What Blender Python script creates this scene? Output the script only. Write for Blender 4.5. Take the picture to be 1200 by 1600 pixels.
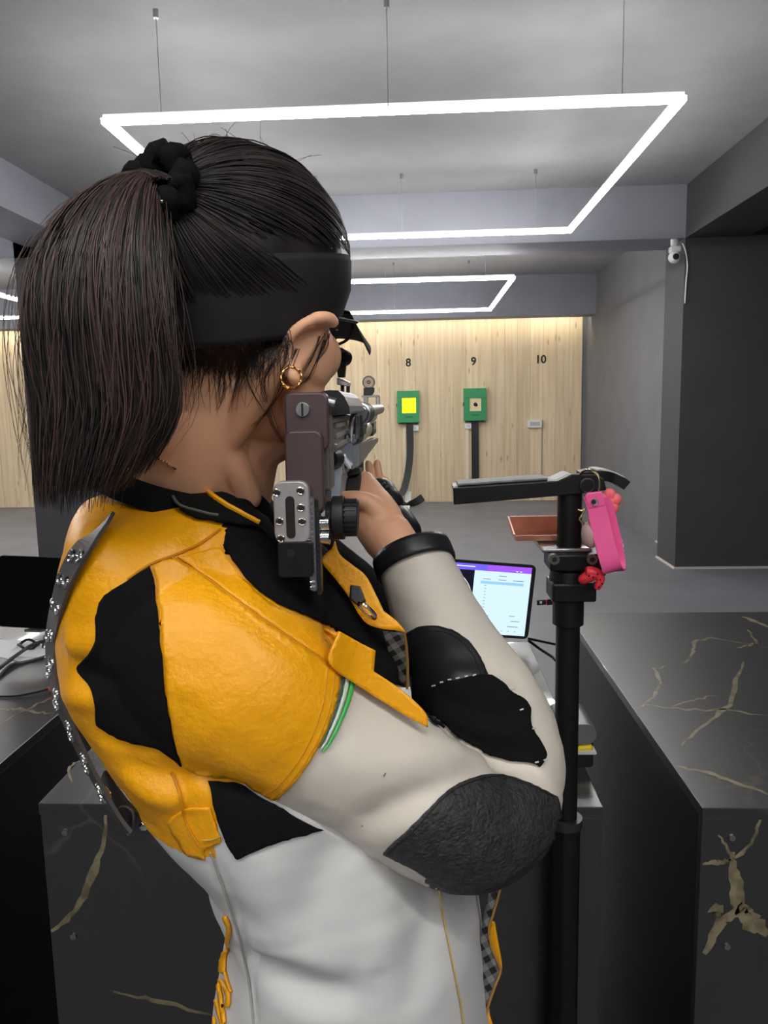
import bpy, bmesh, math, random
import numpy as np
from mathutils import Vector, Matrix
from mathutils.bvhtree import BVHTree
from mathutils.geometry import delaunay_2d_cdt
for o in list(bpy.data.objects): bpy.data.objects.remove(o)
SC = bpy.context.scene
COL = SC.collection
RND = random.Random(7)
# ------------------------------------------------------------------ camera
FPX = 1200.0
CAMH = 1.45
def _n(v): return v.normalized()
_fw = _n(Vector(((658-600)/FPX, (632-800)/FPX, 1)))       # downrange direction seen by the camera
_dn = Vector((.1417, 7.19, 1)); _dn = _n(_dn - _fw*_dn.dot(_fw))
_rt = _dn.cross(_fw)
CAM = Vector((0, 0, CAMH))
def c2w(v): return Vector((v.dot(_rt), v.dot(_fw), -v.dot(_dn)))
def ray(x, y): return c2w(Vector(((x-600)/FPX, (y-800)/FPX, 1)))
def P(x, y, d): return CAM + ray(x, y)*d                 # point at a distance along the optical axis
def PY(x, y, Y): r = ray(x, y); return CAM + r*(Y/r.y)
def PZ(x, y, Z): r = ray(x, y); return CAM + r*((Z-CAMH)/r.z)
def proj(p):
    q = p - CAM
    m = Matrix((_rt, _fw, -_dn))
    v = m.transposed() @ q
    return (600+FPX*v.x/v.z, 800+FPX*v.y/v.z, v.z)
camd = bpy.data.cameras.new('camera'); camo = bpy.data.objects.new('camera', camd); COL.objects.link(camo)
camd.sensor_fit = 'HORIZONTAL'; camd.sensor_width = 36; camd.lens = 36; camd.clip_start = .02
ex, ey, ez = c2w(Vector((1,0,0))), c2w(Vector((0,-1,0))), c2w(Vector((0,0,-1)))
mw = Matrix((ex, ey, ez)).transposed().to_4x4(); mw.translation = CAM
camo.matrix_world = mw
SC.camera = camo
# ------------------------------------------------------------------ light and exposure
SC.view_settings.view_transform = 'Standard'; SC.view_settings.look = 'None'
SC.view_settings.gamma = 1; SC.view_settings.use_curve_mapping = False
SC.view_settings.exposure = 0.38
W = bpy.data.worlds.new('world'); SC.world = W; W.use_nodes = True
W.node_tree.nodes['Background'].inputs[0].default_value = (.75, .8, .9, 1)
W.node_tree.nodes['Background'].inputs[1].default_value = .05
STRIP_POWER = 42.0
# ------------------------------------------------------------------ materials
def srgb(r, g, b):
    f = lambda c: (c/255/12.92 if c/255 <= .04045 else ((c/255+.055)/1.055)**2.4)
    return (f(r), f(g), f(b), 1)
MATS = {}
def mat(name, col, rough=.5, metal=0, var=.0, vscale=30, bump=0, bscale=200, bdist=.002, emit=None, estr=0, spec=.5, coat=0, rvar=0, alpha=1, sss=0, tint=None, detail=4):
    if name in MATS: return MATS[name]
    m = bpy.data.materials.new(name); m.use_nodes = True
    N, L = m.node_tree.nodes, m.node_tree.links
    b = N['Principled BSDF']
    col = srgb(*col) if max(col) > 1.001 else (*col[:3], 1)
    b.inputs['Base Color'].default_value = col
    b.inputs['Roughness'].default_value = rough
    b.inputs['Metallic'].default_value = metal
    b.inputs['Specular IOR Level'].default_value = spec
    b.inputs['Coat Weight'].default_value = coat
    b.inputs['Alpha'].default_value = alpha
    if sss:
        b.inputs['Subsurface Weight'].default_value = sss
        b.inputs['Subsurface Radius'].default_value = (.012, .005, .003)
        b.inputs['Subsurface Scale'].default_value = 1
    tc = N.new('ShaderNodeTexCoord')
    if var or tint or rvar:
        n = N.new('ShaderNodeTexNoise'); n.inputs['Scale'].default_value = vscale; n.inputs['Detail'].default_value = detail
        L.new(tc.outputs['Object'], n.inputs['Vector'])
        mx = N.new('ShaderNodeMix'); mx.data_type = 'RGBA'
        c2 = srgb(*tint) if tint else tuple(c*(1-var) for c in col[:3])+(1,)
        c1 = col if tint else tuple(min(1, c*(1+var)) for c in col[:3])+(1,)
        mx.inputs[6].default_value = c1; mx.inputs[7].default_value = c2
        r = N.new('ShaderNodeMapRange'); r.inputs[1].default_value = .35; r.inputs[2].default_value = .65
        L.new(n.outputs[0], r.inputs[0]); L.new(r.outputs[0], mx.inputs[0]); L.new(mx.outputs[2], b.inputs['Base Color'])
        if rvar:
            r2 = N.new('ShaderNodeMapRange'); r2.inputs[3].default_value = rough-rvar; r2.inputs[4].default_value = rough+rvar
            L.new(n.outputs[0], r2.inputs[0]); L.new(r2.outputs[0], b.inputs['Roughness'])
    if bump:
        n = N.new('ShaderNodeTexNoise'); n.inputs['Scale'].default_value = bscale; n.inputs['Detail'].default_value = 5
        L.new(tc.outputs['Object'], n.inputs['Vector'])
        bp = N.new('ShaderNodeBump'); bp.inputs['Strength'].default_value = bump; bp.inputs['Distance'].default_value = bdist
        L.new(n.outputs[0], bp.inputs['Height']); L.new(bp.outputs[0], b.inputs['Normal'])
    if emit:
        b.inputs['Emission Color'].default_value = srgb(*emit) if max(emit) > 1.001 else (*emit[:3], 1)
        b.inputs['Emission Strength'].default_value = estr
    MATS[name] = m
    return m
def wood_material():
    m = mat('pale_pine', (214, 192, 152), .55)
    N, L = m.node_tree.nodes, m.node_tree.links; b = N['Principled BSDF']
    tc = N.new('ShaderNodeTexCoord'); oi = N.new('ShaderNodeObjectInfo')
    add = N.new('ShaderNodeVectorMath'); add.operation = 'ADD'
    sc = N.new('ShaderNodeVectorMath'); sc.operation = 'SCALE'; sc.inputs[3].default_value = 30
    L.new(oi.outputs['Random'], sc.inputs[0]); L.new(tc.outputs['Object'], add.inputs[0]); L.new(sc.outputs[0], add.inputs[1])
    mp = N.new('ShaderNodeMapping'); mp.inputs['Scale'].default_value = (14, 1, .7); L.new(add.outputs[0], mp.inputs[0])
    n1 = N.new('ShaderNodeTexNoise'); n1.inputs['Scale'].default_value = 1.6; n1.inputs['Detail'].default_value = 6; L.new(mp.outputs[0], n1.inputs['Vector'])
    cr = N.new('ShaderNodeValToRGB'); cr.color_ramp.elements[0].position = .3; cr.color_ramp.elements[1].position = .72
    cr.color_ramp.elements[0].color = srgb(208, 184, 146); cr.color_ramp.elements[1].color = srgb(230, 212, 180)
    L.new(n1.outputs[0], cr.inputs[0])
    mp2 = N.new('ShaderNodeMapping'); mp2.inputs['Scale'].default_value = (9, 1, 2.6); L.new(add.outputs[0], mp2.inputs[0])
    v = N.new('ShaderNodeTexVoronoi'); v.inputs['Scale'].default_value = 1.0; L.new(mp2.outputs[0], v.inputs['Vector'])
    rr = N.new('ShaderNodeMapRange'); rr.inputs[1].default_value = .05; rr.inputs[2].default_value = .17; rr.inputs[3].default_value = 1; rr.inputs[4].default_value = 0
    L.new(v.outputs['Distance'], rr.inputs[0])
    mx = N.new('ShaderNodeMix'); mx.data_type = 'RGBA'; mx.inputs[7].default_value = srgb(140, 104, 62)
    ml = N.new('ShaderNodeMath'); ml.operation = 'MULTIPLY'; ml.inputs[1].default_value = .55
    L.new(rr.outputs[0], ml.inputs[0]); L.new(ml.outputs[0], mx.inputs[0]); L.new(cr.outputs[0], mx.inputs[6])
    hs = N.new('ShaderNodeHueSaturation'); r3 = N.new('ShaderNodeMapRange'); r3.inputs[3].default_value = .86; r3.inputs[4].default_value = 1.08
    L.new(oi.outputs['Random'], r3.inputs[0]); L.new(r3.outputs[0], hs.inputs['Value']); L.new(mx.outputs[2], hs.inputs['Color'])
    L.new(hs.outputs[0], b.inputs['Base Color'])
    return m
def marble_material():
    m = mat('black_marble', (34, 34, 36), .33, spec=1.0, coat=.3)
    N, L = m.node_tree.nodes, m.node_tree.links; b = N['Principled BSDF']
    tc = N.new('ShaderNodeTexCoord')
    n = N.new('ShaderNodeTexNoise'); n.inputs['Scale'].default_value = 3; n.inputs['Detail'].default_value = 5; L.new(tc.outputs['Object'], n.inputs['Vector'])
    ad = N.new('ShaderNodeVectorMath'); ad.operation = 'MULTIPLY_ADD'; ad.inputs[1].default_value = (.5, .5, .5)
    L.new(n.outputs['Color'], ad.inputs[0]); L.new(tc.outputs['Object'], ad.inputs[2])
    v = N.new('ShaderNodeTexVoronoi'); v.feature = 'DISTANCE_TO_EDGE'; v.inputs['Scale'].default_value = 1.9; L.new(ad.outputs[0], v.inputs['Vector'])
    r = N.new('ShaderNodeMapRange'); r.inputs[1].default_value = 0; r.inputs[2].default_value = .012; r.inputs[3].default_value = 1; r.inputs[4].default_value = 0
    L.new(v.outputs['Distance'], r.inputs[0])
    n2 = N.new('ShaderNodeTexNoise'); n2.inputs['Scale'].default_value = 2.2; L.new(tc.outputs['Object'], n2.inputs['Vector'])
    r2 = N.new('ShaderNodeMapRange'); r2.inputs[1].default_value = .5; r2.inputs[2].default_value = .62; r2.inputs[4].default_value = .3
    L.new(n2.outputs[0], r2.inputs[0])
    ml = N.new('ShaderNodeMath'); ml.operation = 'MULTIPLY'; L.new(r.outputs[0], ml.inputs[0]); L.new(r2.outputs[0], ml.inputs[1])
    mx = N.new('ShaderNodeMix'); mx.data_type = 'RGBA'; mx.inputs[6].default_value = srgb(42, 42, 43); mx.inputs[7].default_value = srgb(120, 112, 90)
    L.new(ml.outputs[0], mx.inputs[0]); L.new(mx.outputs[2], b.inputs['Base Color'])
    return m
M_WOOD = wood_material(); M_MARBLE = marble_material()
M_CEIL = mat('grey_ceiling_paint', (150, 150, 152), .85, var=.05, vscale=3, bump=.1, bscale=60)
M_BEAM = mat('grey_beam_paint', (140, 142, 152), .7, var=.04, vscale=4)
M_DARK = mat('charcoal_wall_paint', (66, 66, 70), .75, var=.06, vscale=3, bump=.1, bscale=80)
M_SIDE = mat('grey_wall_paint', (112, 112, 116), .75, var=.05, vscale=3)
M_FLOOR = mat('grey_floor_paint', (110, 111, 117), .5, var=.05, vscale=2, rvar=.08)
M_TRIM = mat('pale_trim', (205, 195, 190), .5)
M_LED = mat('led_strip', (255, 255, 255), .5, emit=(1, .985, .96), estr=STRIP_POWER)
M_ALU = mat('white_aluminium', (214, 205, 196), .45, metal=.2)
M_STEEL = mat('satin_steel', (178, 178, 180), .32, metal=1, var=.08, vscale=90)
M_CHROME = mat('chrome', (215, 215, 215), .14, metal=1)
M_BLACKMET = mat('black_metal', (24, 24, 26), .42, metal=.3, var=.15, vscale=60)
M_BLACKPL = mat('black_plastic', (22, 22, 24), .5, var=.1, vscale=50)
M_WHITEPL = mat('white_plastic', (225, 225, 225), .45)
M_VEIN = mat('gold_vein', (152, 141, 110), .35, tint=(100, 92, 70), vscale=40)
# ------------------------------------------------------------------ mesh helpers
class MB:
    def __init__(s): s.v = []; s.f = []; s.mi = []
    def add(s, vs, fs, mi=0):
        k = len(s.v); s.v += [Vector(v) for v in vs]; s.f += [tuple(i+k for i in f) for f in fs]; s.mi += [mi]*len(fs); return s
    def box(s, a, b, mi=0):
        (x0,y0,z0),(x1,y1,z1) = a, b
        return s.hexa([(x0,y0,z0),(x1,y0,z0),(x1,y1,z0),(x0,y1,z0),(x0,y0,z1),(x1,y0,z1),(x1,y1,z1),(x0,y1,z1)], mi)
    def hexa(s, c, mi=0): return s.add(c, [(0,3,2,1),(4,5,6,7),(0,1,5,4),(1,2,6,5),(2,3,7,6),(3,0,4,7)], mi)
    def obox(s, c, U, V, Wv, mi=0):      # centre and three half-axis vectors
        c, U, V, Wv = map(Vector, (c, U, V, Wv))
        return s.hexa([c-U-V-Wv, c+U-V-Wv, c+U+V-Wv, c-U+V-Wv, c-U-V+Wv, c+U-V+Wv, c+U+V+Wv, c-U+V+Wv], mi)
    def prism(s, pts, off, mi=0):
        n = len(pts); pts = [Vector(p) for p in pts]; off = Vector(off)
        fs = [tuple(range(n-1, -1, -1)), tuple(range(n, 2*n))] + [(i, (i+1) % n, n+(i+1) % n, n+i) for i in range(n)]
        return s.add(pts+[p+off for p in pts], fs, mi)
    def rings(s, rs, cap=True, closed=False, mi=0):
        n = len(rs[0]); vs = [p for r in rs for p in r]; fs = []
        m = len(rs)
        for i in range(m if closed else m-1):
            a, b = i*n, ((i+1) % m)*n
            fs += [(a+j, a+(j+1) % n, b+(j+1) % n, b+j) for j in range(n)]
        if cap and not closed: fs += [tuple(range(n-1, -1, -1)), tuple(range((m-1)*n, m*n))]
        return s.add(vs, fs, mi)
    def tube(s, path, r, n=8, closed=False, cap=True, flat=None, mi=0, round_ends=False):
        path = [Vector(p) for p in path]; m = len(path)
        rr = list(r) if hasattr(r, '__len__') else [r]*m
        up = None; R = []
        T = []
        for i in range(m):
            a = path[(i-1) % m] if (closed or i) else path[0]
            b = path[(i+1) % m] if (closed or i < m-1) else path[-1]
            T.append(_n(b-a) if (b-a).length > 1e-9 else (T[-1] if T else Vector((0,0,1))))
        if round_ends and not closed:
            for (end, sg) in ((0, -1), (-1, 1)):
                c, t, q = path[end], T[end], rr[end]
                ex = [(c+t*sg*q*math.sin(a), q*math.cos(a)) for a in (math.pi*.15, math.pi*.3, math.pi*.42, math.pi*.49)]
                if end == 0:
                    path = [e[0] for e in ex[::-1]]+path; rr = [e[1] for e in ex[::-1]]+rr; T = [t]*4+T
                else:
                    path += [e[0] for e in ex]; rr += [e[1] for e in ex]; T += [t]*4
        m = len(path)
        for i in range(m):
            t = T[i]
            if up is None:
                up = Vector((0,0,1)) if abs(t.z) < .9 else Vector((0,1,0))
            U = _n(up - t*up.dot(t)); up = U; V = t.cross(U)
            fu, fv = flat or (1, 1)
            R.append([path[i]+(U*math.cos(2*math.pi*j/n)*fu+V*math.sin(2*math.pi*j/n)*fv)*rr[i] for j in range(n)])
        return s.rings(R, cap, closed, mi)
    def cyl(s, a, b, r, r2=None, n=20, mi=0): return s.tube([a, b], [r, r if r2 is None else r2], n, mi=mi)
    def ell(s, c, U, V, Wv, n=20, m=12, mi=0):
        c, U, V, Wv = map(Vector, (c, U, V, Wv)); R = []
        for i in range(m+1):
            a = math.pi*(i+.02)/(m+.04); R.append([c+Wv*-math.cos(a)+(U*math.cos(2*math.pi*j/n)+V*math.sin(2*math.pi*j/n))*math.sin(a) for j in range(n)])
        return s.rings(R, mi=mi)
    def ring(s, c, nrm, R, r, n=24, k=8, mi=0):
        nrm = _n(Vector(nrm)); a = Vector((1,0,0)) if abs(nrm.x) < .8 else Vector((0,1,0)); U = _n(a-nrm*a.dot(nrm)); V = nrm.cross(U); c = Vector(c)
        return s.tube([c+(U*math.cos(2*math.pi*i/n)+V*math.sin(2*math.pi*i/n))*R for i in range(n)], r, k, closed=True, mi=mi)
    def build(s, name, mats, parent=None, smooth=False, bevel=0, seg=2, label=None, auto=True):
        off = Vector((0,0,0))
        if parent is not None: off = ORIGIN[parent.name]
        me = bpy.data.meshes.new(name)
        me.from_pydata([tuple(v-off) for v in s.v], [], s.f)
        ms = mats if isinstance(mats, (list, tuple)) else [mats]
        for m in ms: me.materials.append(m)
        if len(ms) > 1: me.polygons.foreach_set('material_index', s.mi)
        bm = bmesh.new(); bm.from_mesh(me); bmesh.ops.recalc_face_normals(bm, faces=bm.faces); bm.to_mesh(me); bm.free()
        o = bpy.data.objects.new(name, me); COL.objects.link(o)
        if smooth:
            me.polygons.foreach_set('use_smooth', [True]*len(me.polygons))
            if auto:
                try: me.set_sharp_from_angle(angle=math.radians(40))
                except Exception: pass
        if bevel:
            b = o.modifiers.new('bevel', 'BEVEL'); b.width = bevel; b.segments = seg; b.limit_method = 'ANGLE'; b.angle_limit = .6
        if parent is not None: o.parent = parent
        ORIGIN[o.name] = off
        if label: o['label'] = label
        return o
ORIGIN = {}
def thing(name, label, cat, loc, group=None):
    o = bpy.data.objects.new(name, None); COL.objects.link(o); o.location = loc; o.empty_display_size = .05
    o['label'] = label; o['category'] = cat
    if group: o['group'] = group
    ORIGIN[o.name] = Vector(loc)
    return o
def tag(o, label, cat, group=None):
    o['label'] = label; o['category'] = cat
    if group: o['group'] = group
    return o
def struct(name, mb, m, label, **k):
    o = mb.build(name, m, **k); o['kind'] = 'structure'; o['label'] = label; return o
def text(name, body, m, loc, size, rot, parent=None, ext=.0006, sx=1):
    c = bpy.data.curves.new(name, 'FONT'); c.body = body; c.size = size; c.align_x = 'CENTER'; c.align_y = 'CENTER'; c.extrude = ext; c.offset = size*.022
    o = bpy.data.objects.new(name, c); COL.objects.link(o)
    dg = bpy.context.evaluated_depsgraph_get(); dg.update(); me = bpy.data.meshes.new_from_object(o.evaluated_get(dg)); bpy.data.objects.remove(o)
    me.materials.clear(); me.materials.append(m); me.name = name
    o = bpy.data.objects.new(name, me); COL.objects.link(o)
    o.rotation_euler = rot; o.scale = (sx, 1, 1)
    o.location = Vector(loc) - (ORIGIN[parent.name] if parent else Vector((0,0,0)))
    if parent: o.parent = parent
    return o
# ------------------------------------------------------------------ room shell
YB = PZ(700, 784, .0).y                        # back wall
ZC = 3.17
XL, XR = -7.6, 4.2
XS = 2.40                                       # right side wall of the range
XCOL = PZ(1054, 889, 0).x; YCOL = PZ(1054, 889, 0).y
struct('floor', MB().box((XL-.2, -4.2, -.1), (XR+.2, YB+.3, 0)), M_FLOOR, 'smooth grey painted floor of the shooting range')
struct('ceiling', MB().box((XL-.2, -4.2, ZC), (XR+.2, YB+.3, ZC+.1)), M_CEIL, 'grey painted ceiling above the hanging light frames')
wb = struct('wall_back', MB().box((XL-.2, YB, 0), (XR+.2, YB+.2, ZC)), M_SIDE, 'back wall of the range faced with pale pine planks')
struct('wall_right', MB().box((XS, YCOL+.5, 0), (XS+.15, YB, ZC)), M_SIDE, 'grey side wall running down the range beside the planks')
struct('wall_right_near', MB().box((XR, -4.2, 0), (XR+.2, YCOL+.1, ZC)), M_DARK, 'charcoal wall right of the firing line')
struct('wall_left', MB().box((XL-.2, -4.2, 0), (XL, YB+.2, ZC)), M_DARK, 'charcoal wall far left of the firing line')
struct('wall_rear', MB().box((XL-.2, -4.4, 0), (XR+.2, -4.2, ZC)), M_SIDE, 'grey wall behind the firing line')
struct('wall_column_right', MB().box((XCOL, YCOL, 0), (XR, YCOL+.5, ZC)), [M_DARK], 'charcoal column face at the right of the range')
struct('trim_1', MB().box((XCOL-.012, YCOL-.012, 0), (XR, YCOL, .018)).box((XCOL-.012, YCOL, 0), (XCOL, YCOL+.5, .018)), M_TRIM, 'thin pale trim at the foot of the right column')
struct('trim_2', MB().box((XS-.012, YCOL+.72, 0), (XS, YCOL+1.3, .018)), M_TRIM, 'short pale trim at the foot of the right side wall')
xcl = PY(41, 632, YCOL).x
struct('wall_column_left', MB().box((xcl, YCOL, 0), (xcl+.62, YCOL+.5, ZC)), M_DARK, 'charcoal column left of the shooter')
zb1 = PY(800, 380, YCOL).z; zb1t = ZC
struct('beam_near', MB().box((XL, YCOL, zb1), (XCOL, YCOL+.5, ZC)), M_BEAM, 'pale grey ceiling beam across the range behind the near light frame')
YB2 = YB-.55
zb2 = PY(800, 494, YB2).z
struct('beam_far', MB().box((XL, YB2, zb2), (XS+.02, YB2+.3, ZC)), M_BEAM, 'grey ceiling beam just in front of the pine wall')
xbl = -PZ(0, 245, ZC).x
PB = PZ(0, 245, ZC)
zbl = PY(0, 325, PB.y).z
struct('beam_left', MB().box((PB.x-.5, -4.2, zbl), (PB.x, YCOL, ZC)), M_BEAM, 'grey ceiling beam running along the left side of the lanes')
struct('beam_right', MB().box((XCOL, -4.2, zb1), (XCOL+.5, YCOL, ZC)), M_DARK, 'dark ceiling beam running along the right side of the lanes')
# pine planks on the back wall
xr = PY(908, 640, YB).x; zt = PY(800, 490, YB).z+.12
pw = .186; nplank = int((xr-XL)/pw)+1
pm = bpy.data.meshes.new('plank')
t = MB().box((-pw/2+.0012, -.018, 0), (pw/2-.0012, 0, zt-.004)); pm.from_pydata([tuple(v) for v in t.v], [], t.f); pm.materials.append(M_WOOD)
for i in range(nplank):
    o = bpy.data.objects.new('plank', pm); COL.objects.link(o); o.parent = wb
    o.location = (xr-pw*(i+.5), YB-(.0015*(i % 3)), .004)
# ------------------------------------------------------------------ hanging light frames
def light_frame(label, x0, x1, y0, y1, z, wires=True):
    t = thing('light_frame', label, 'ceiling light', ((x0+x1)/2, (y0+y1)/2, z), 'rectangular LED frames hung from the ceiling')
    w, h = .011, .014
    xm = (x0+x1)/2
    segs = []
    for y in (y0, y1):
        segs += [((x0-w, y-w), (xm-.003, y+w)), ((xm+.003, y-w), (x1+w, y+w))]
    for x in (x0, x1):
        segs += [((x-w, y0+w+.002), (x+w, y1-w-.002))]
    for (a, b) in segs:
        p = MB().box((a[0], a[1], z), (b[0], b[1], z+h*2)).build('housing', M_ALU, t)
        # opal cover over the lower half of the profile
        MB().box((a[0]-.006, a[1]-.006, z-.012), (b[0]+.006, b[1]+.006, z+.010)).build('diffuser', M_LED, p)
    if wires:
        for x in (x0+.25, xm, x1-.25):
            for y in (y0, y1):
                wv = MB().cyl((x, y, z+h*2), (x, y, ZC-.03), .0018, n=6).cyl((x, y, ZC-.035), (x, y, ZC), .012, n=12).build('suspension_wire', M_STEEL, t)
    return t
ZL = 2.72
nA = PZ(168, 192, ZL); nB = PZ(1068, 153, ZL); nF = PZ(888, 361, ZL)
light_frame('large glowing LED frame hung directly over the shooter', nA.x, (nB.x+nF.x)/2, (nA.y+nB.y)/2, nF.y, ZL)
ZL2 = 2.58
fA = PZ(798, 434, ZL2); fB = PZ(768, 484, ZL2)
light_frame('smaller far LED frame hung between the two grey beams', nA.x-.1, (fA.x+fB.x)/2, fA.y, min(fB.y, YB2-.3), ZL2)
light_frame('far LED frame left of the black column', -7.0, PZ(10, 464, ZL2).x, PZ(0, 458, ZL2).y-.3, min(PZ(10, 497, ZL2).y, YB2-.3), ZL2)
light_frame('LED frame hung behind the firing line', nA.x-.2, nB.x+.4, -3.2, -.4, ZL)
light_frame('near LED frame left of the long grey beam', -6.6, -4.2, (nA.y+nB.y)/2, nF.y, ZL)
# warm strip tucked behind the far beam that washes the top of the pine wall
tag(MB().box((XL+.1, YB2+.305, zb2+.035), (XS-.05, YB2+.335, zb2+.055)).build('led_strip_lamp', mat('warm_led', (255, 240, 215), .5, emit=(1, .93, .78), estr=16)), 'warm LED strip behind the far beam washing the pine wall', 'light strip')
# ------------------------------------------------------------------ benches
ZT = .868
FL = PZ(60, 1255, ZT); FR = PZ(943, 1262, ZT); BR = PZ(830, 1003, ZT)
YF, YK = (FL.y+FR.y)/2, BR.y
def bench(label, x0, x1, y0, y1, name='shooting_bench', front=True):
    t = thing(name, label, 'bench', ((x0+x1)/2, (y0+y1)/2, 0), 'marble shooting benches')
    th = .018
    MB().box((x0, y0, ZT-th), (x1, y1, ZT)).build('top_panel', M_MARBLE, t, bevel=.0012)
    MB().box((x0+.001, y0+.002, .0), (x1-.001, y0+th, ZT-th)).build('front_panel', M_MARBLE, t, bevel=.0012)
    for a in (x0+.001, x1-.001-th): MB().box((a, y0+th, 0), (a+th, y1-.002, ZT-th)).build('side_panel', M_DARKPANEL, t, bevel=.001)
    for (a, b) in ((.06, .035), (.06, .25), (.06, .5), (.06, .75), (.94, .035), (.94, .25), (.94, .5), (.94, .75)):
        x = x0+(x1-x0)*(.045 if a < .5 else .955); z = ZT-th-b*.8
        MB().cyl((x, y0+.0025, z), (x, y0-.0015, z), .0055, .0045, n=14).build('screw_cap', M_STEEL, t, smooth=True)
    return t
M_DARKPANEL = mat('dark_panel', (26, 26, 27), .45, var=.1, vscale=8)
b_mid = bench('marble bench directly in front of the shooter', FL.x, FR.x, YF, YK)
rx = PZ(1097, 1262, ZT).x; rk = PZ(1000, 957, ZT).y
b_right = bench('empty black marble bench at the right with gold veins', rx, rx+.98, YF, rk)
lx = PZ(0, 1188, ZT).x*.5+PZ(115, 1100, ZT).x*.5
lk = PZ(20, 978, ZT).y+.35
b_left = bench('marble bench at the left carrying the dark tablet', lx-.98, lx, YF, lk)
def vein(parent, pts, w, fn):
    mb = MB(); Q = []
    for i in range(len(pts)-1):
        for k in range(5):
            f = k/5; Q.append((pts[i][0]*(1-f)+pts[i+1][0]*f+RND.uniform(-2.2, 2.2), pts[i][1]*(1-f)+pts[i+1][1]*f+RND.uniform(-2.2, 2.2)))
    Q.append(pts[-1]); n = len(Q); W3 = [fn(*q) for q in Q]
    nr = fn.n
    L_, R_ = [], []
    for i in range(n):
        t = _n(W3[min(i+1, n-1)]-W3[max(i-1, 0)]); s = t.cross(nr); ww = w*1.2*(.35+.65*math.sin(math.pi*min(1, (i+1)/(n+.5))))*RND.uniform(.6, 1.3)
        L_.append(W3[i]+s*ww+nr*.0004); R_.append(W3[i]-s*ww+nr*.0004)
    mb.add(L_+R_, [(i, i+1, n+i+1, n+i) for i in range(n-1)])
    return mb.build('marble_vein', M_VEIN, parent)
def on_top(x, y): return PZ(x, y, ZT)
on_top.n = Vector((0, 0, 1))
def on_front(x, y): return PY(x, y, YF+.002)
on_front.n = Vector((0, -1, 0))
for pts, w in (([(1010, 1103), (1060, 1108), (1130, 1110), (1200, 1118)], .0035), ([(1162, 1033), (1150, 1065), (1140, 1100), (1105, 1130), (1065, 1165)], .004),
               ([(1000, 1105), (1020, 1088), (1034, 1068), (1022, 1045), (1040, 1042)], .003), ([(1065, 1037), (1085, 1020), (1082, 1005), (1110, 995), (1200, 1012)], .0035),
               ([(1055, 1197), (1105, 1208), (1140, 1220), (1200, 1242)], .0045), ([(1050, 1104), (1085, 1092), (1118, 1088)], .0025), ([(1160, 962), (1200, 980)], .008), ([(1170, 985), (1185, 1005), (1150, 1012)], .003)):
    vein(b_right, pts, w, on_top)
for pts, w in (([(1188, 1275), (1175, 1320), (1150, 1340), (1140, 1330), (1122, 1305)], .003), ([(1141, 1338), (1152, 1380), (1155, 1420), (1125, 1440), (1100, 1490)], .008), ([(1152, 1420), (1175, 1440), (1200, 1460)], .013),
               ([(1097, 1350), (1120, 1348), (1142, 1342)], .003), ([(1112, 1425), (1130, 1420)], .009), ([(1155, 1410), (1175, 1430)], .006)):
    vein(b_right, pts, w, on_front)
for pts, w in (([(168, 1265), (158, 1330), (140, 1380), (118, 1425), (80, 1455)], .005), ([(175, 1550), (240, 1562), (330, 1585)], .003)):
    vein(b_mid, pts, w, on_front)
for pts, w in (([(0, 1110), (30, 1108), (55, 1112), (85, 1115)], .004), ([(0, 1130), (60, 1100), (95, 1085)], .002)):
    vein(b_left, pts, w, on_top)
vein(b_mid, [(112, 1225), (107, 1200), (120, 1190), (165, 1180)], .002, on_top)
# ------------------------------------------------------------------ target wall
M_GREEN = mat('target_green', (44, 142, 88), .5)
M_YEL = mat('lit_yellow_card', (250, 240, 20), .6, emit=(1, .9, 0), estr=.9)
M_CARD = mat('cream_card', (232, 214, 170), .7)
M_INK = mat('black_ink', (20, 18, 16), .7)
def px_rect(x0, y0, x1, y1, Y): a, b = PY(x0, y0, Y), PY(x1, y1, Y); return a, b
def target(label, x0, y0, x1, y1, win, card, dot):
    a = PY(x0, y0, YB-.15); b = PY(x1, y1, YB-.15)
    t = thing('target_box', label, 'target', ((a.x+b.x)/2, YB-.1, b.z), 'green electronic targets on the pine wall')
    w0 = PY(win[0], win[1], YB-.15); w1 = PY(win[2], win[3], YB-.15); yf, yb = YB-.15, YB-.02
    f = MB()
    f.box((a.x, yf, w0.z), (b.x, yb, a.z)).box((a.x, yf, b.z), (b.x, yb, w1.z)).box((a.x, yf, w1.z), (w0.x, yb, w0.z)).box((w1.x, yf, w1.z), (b.x, yb, w0.z))
    f.build('housing', M_GREEN, t, bevel=.003)
    MB().box((w0.x-.002, yf+.02, w1.z-.002), (w1.x+.002, yf+.03, w0.z+.002)).build('target_card', card, t)
    cx, cz = (w0.x+w1.x)/2, (w0.z+w1.z)/2
    MB().cyl((cx, yf+.021, cz), (cx, yf+.0185, cz), dot, n=24).build('bullseye', M_INK, t)
    if dot > .02: MB().cyl((cx+.012, yf+.0205, cz-.01), (cx+.012, yf+.018, cz-.01), dot*.8, n=9).build('torn_hole', M_INK, t)
    MB().box((a.x-.012, yf+.04, cz-.02), (a.x, yf+.07, cz+.03)).build('side_latch', M_BLACKPL, t)
    MB().box((cx-.055, yf-.002, b.z+.075), (cx+.055, yf, b.z+.09)).build('name_strip', mat('dark_green_print', (30, 100, 60), .6), t)
    MB().box((a.x+.02, yf+.02, b.z-.012), (b.x-.02, yb, b.z)).build('paper_slot', M_BLACKPL, t, bevel=.003)
    return t
target('green target box with a glowing yellow card, below number 8', 620, 611, 655, 660, (628, 622, 650, 645), M_YEL, .009)
target('green target box with a cream card and black hole, below number 9', 725, 607, 760, 657, (734, 622, 752, 642), M_CARD, .028)
YN = YB-.0215
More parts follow.
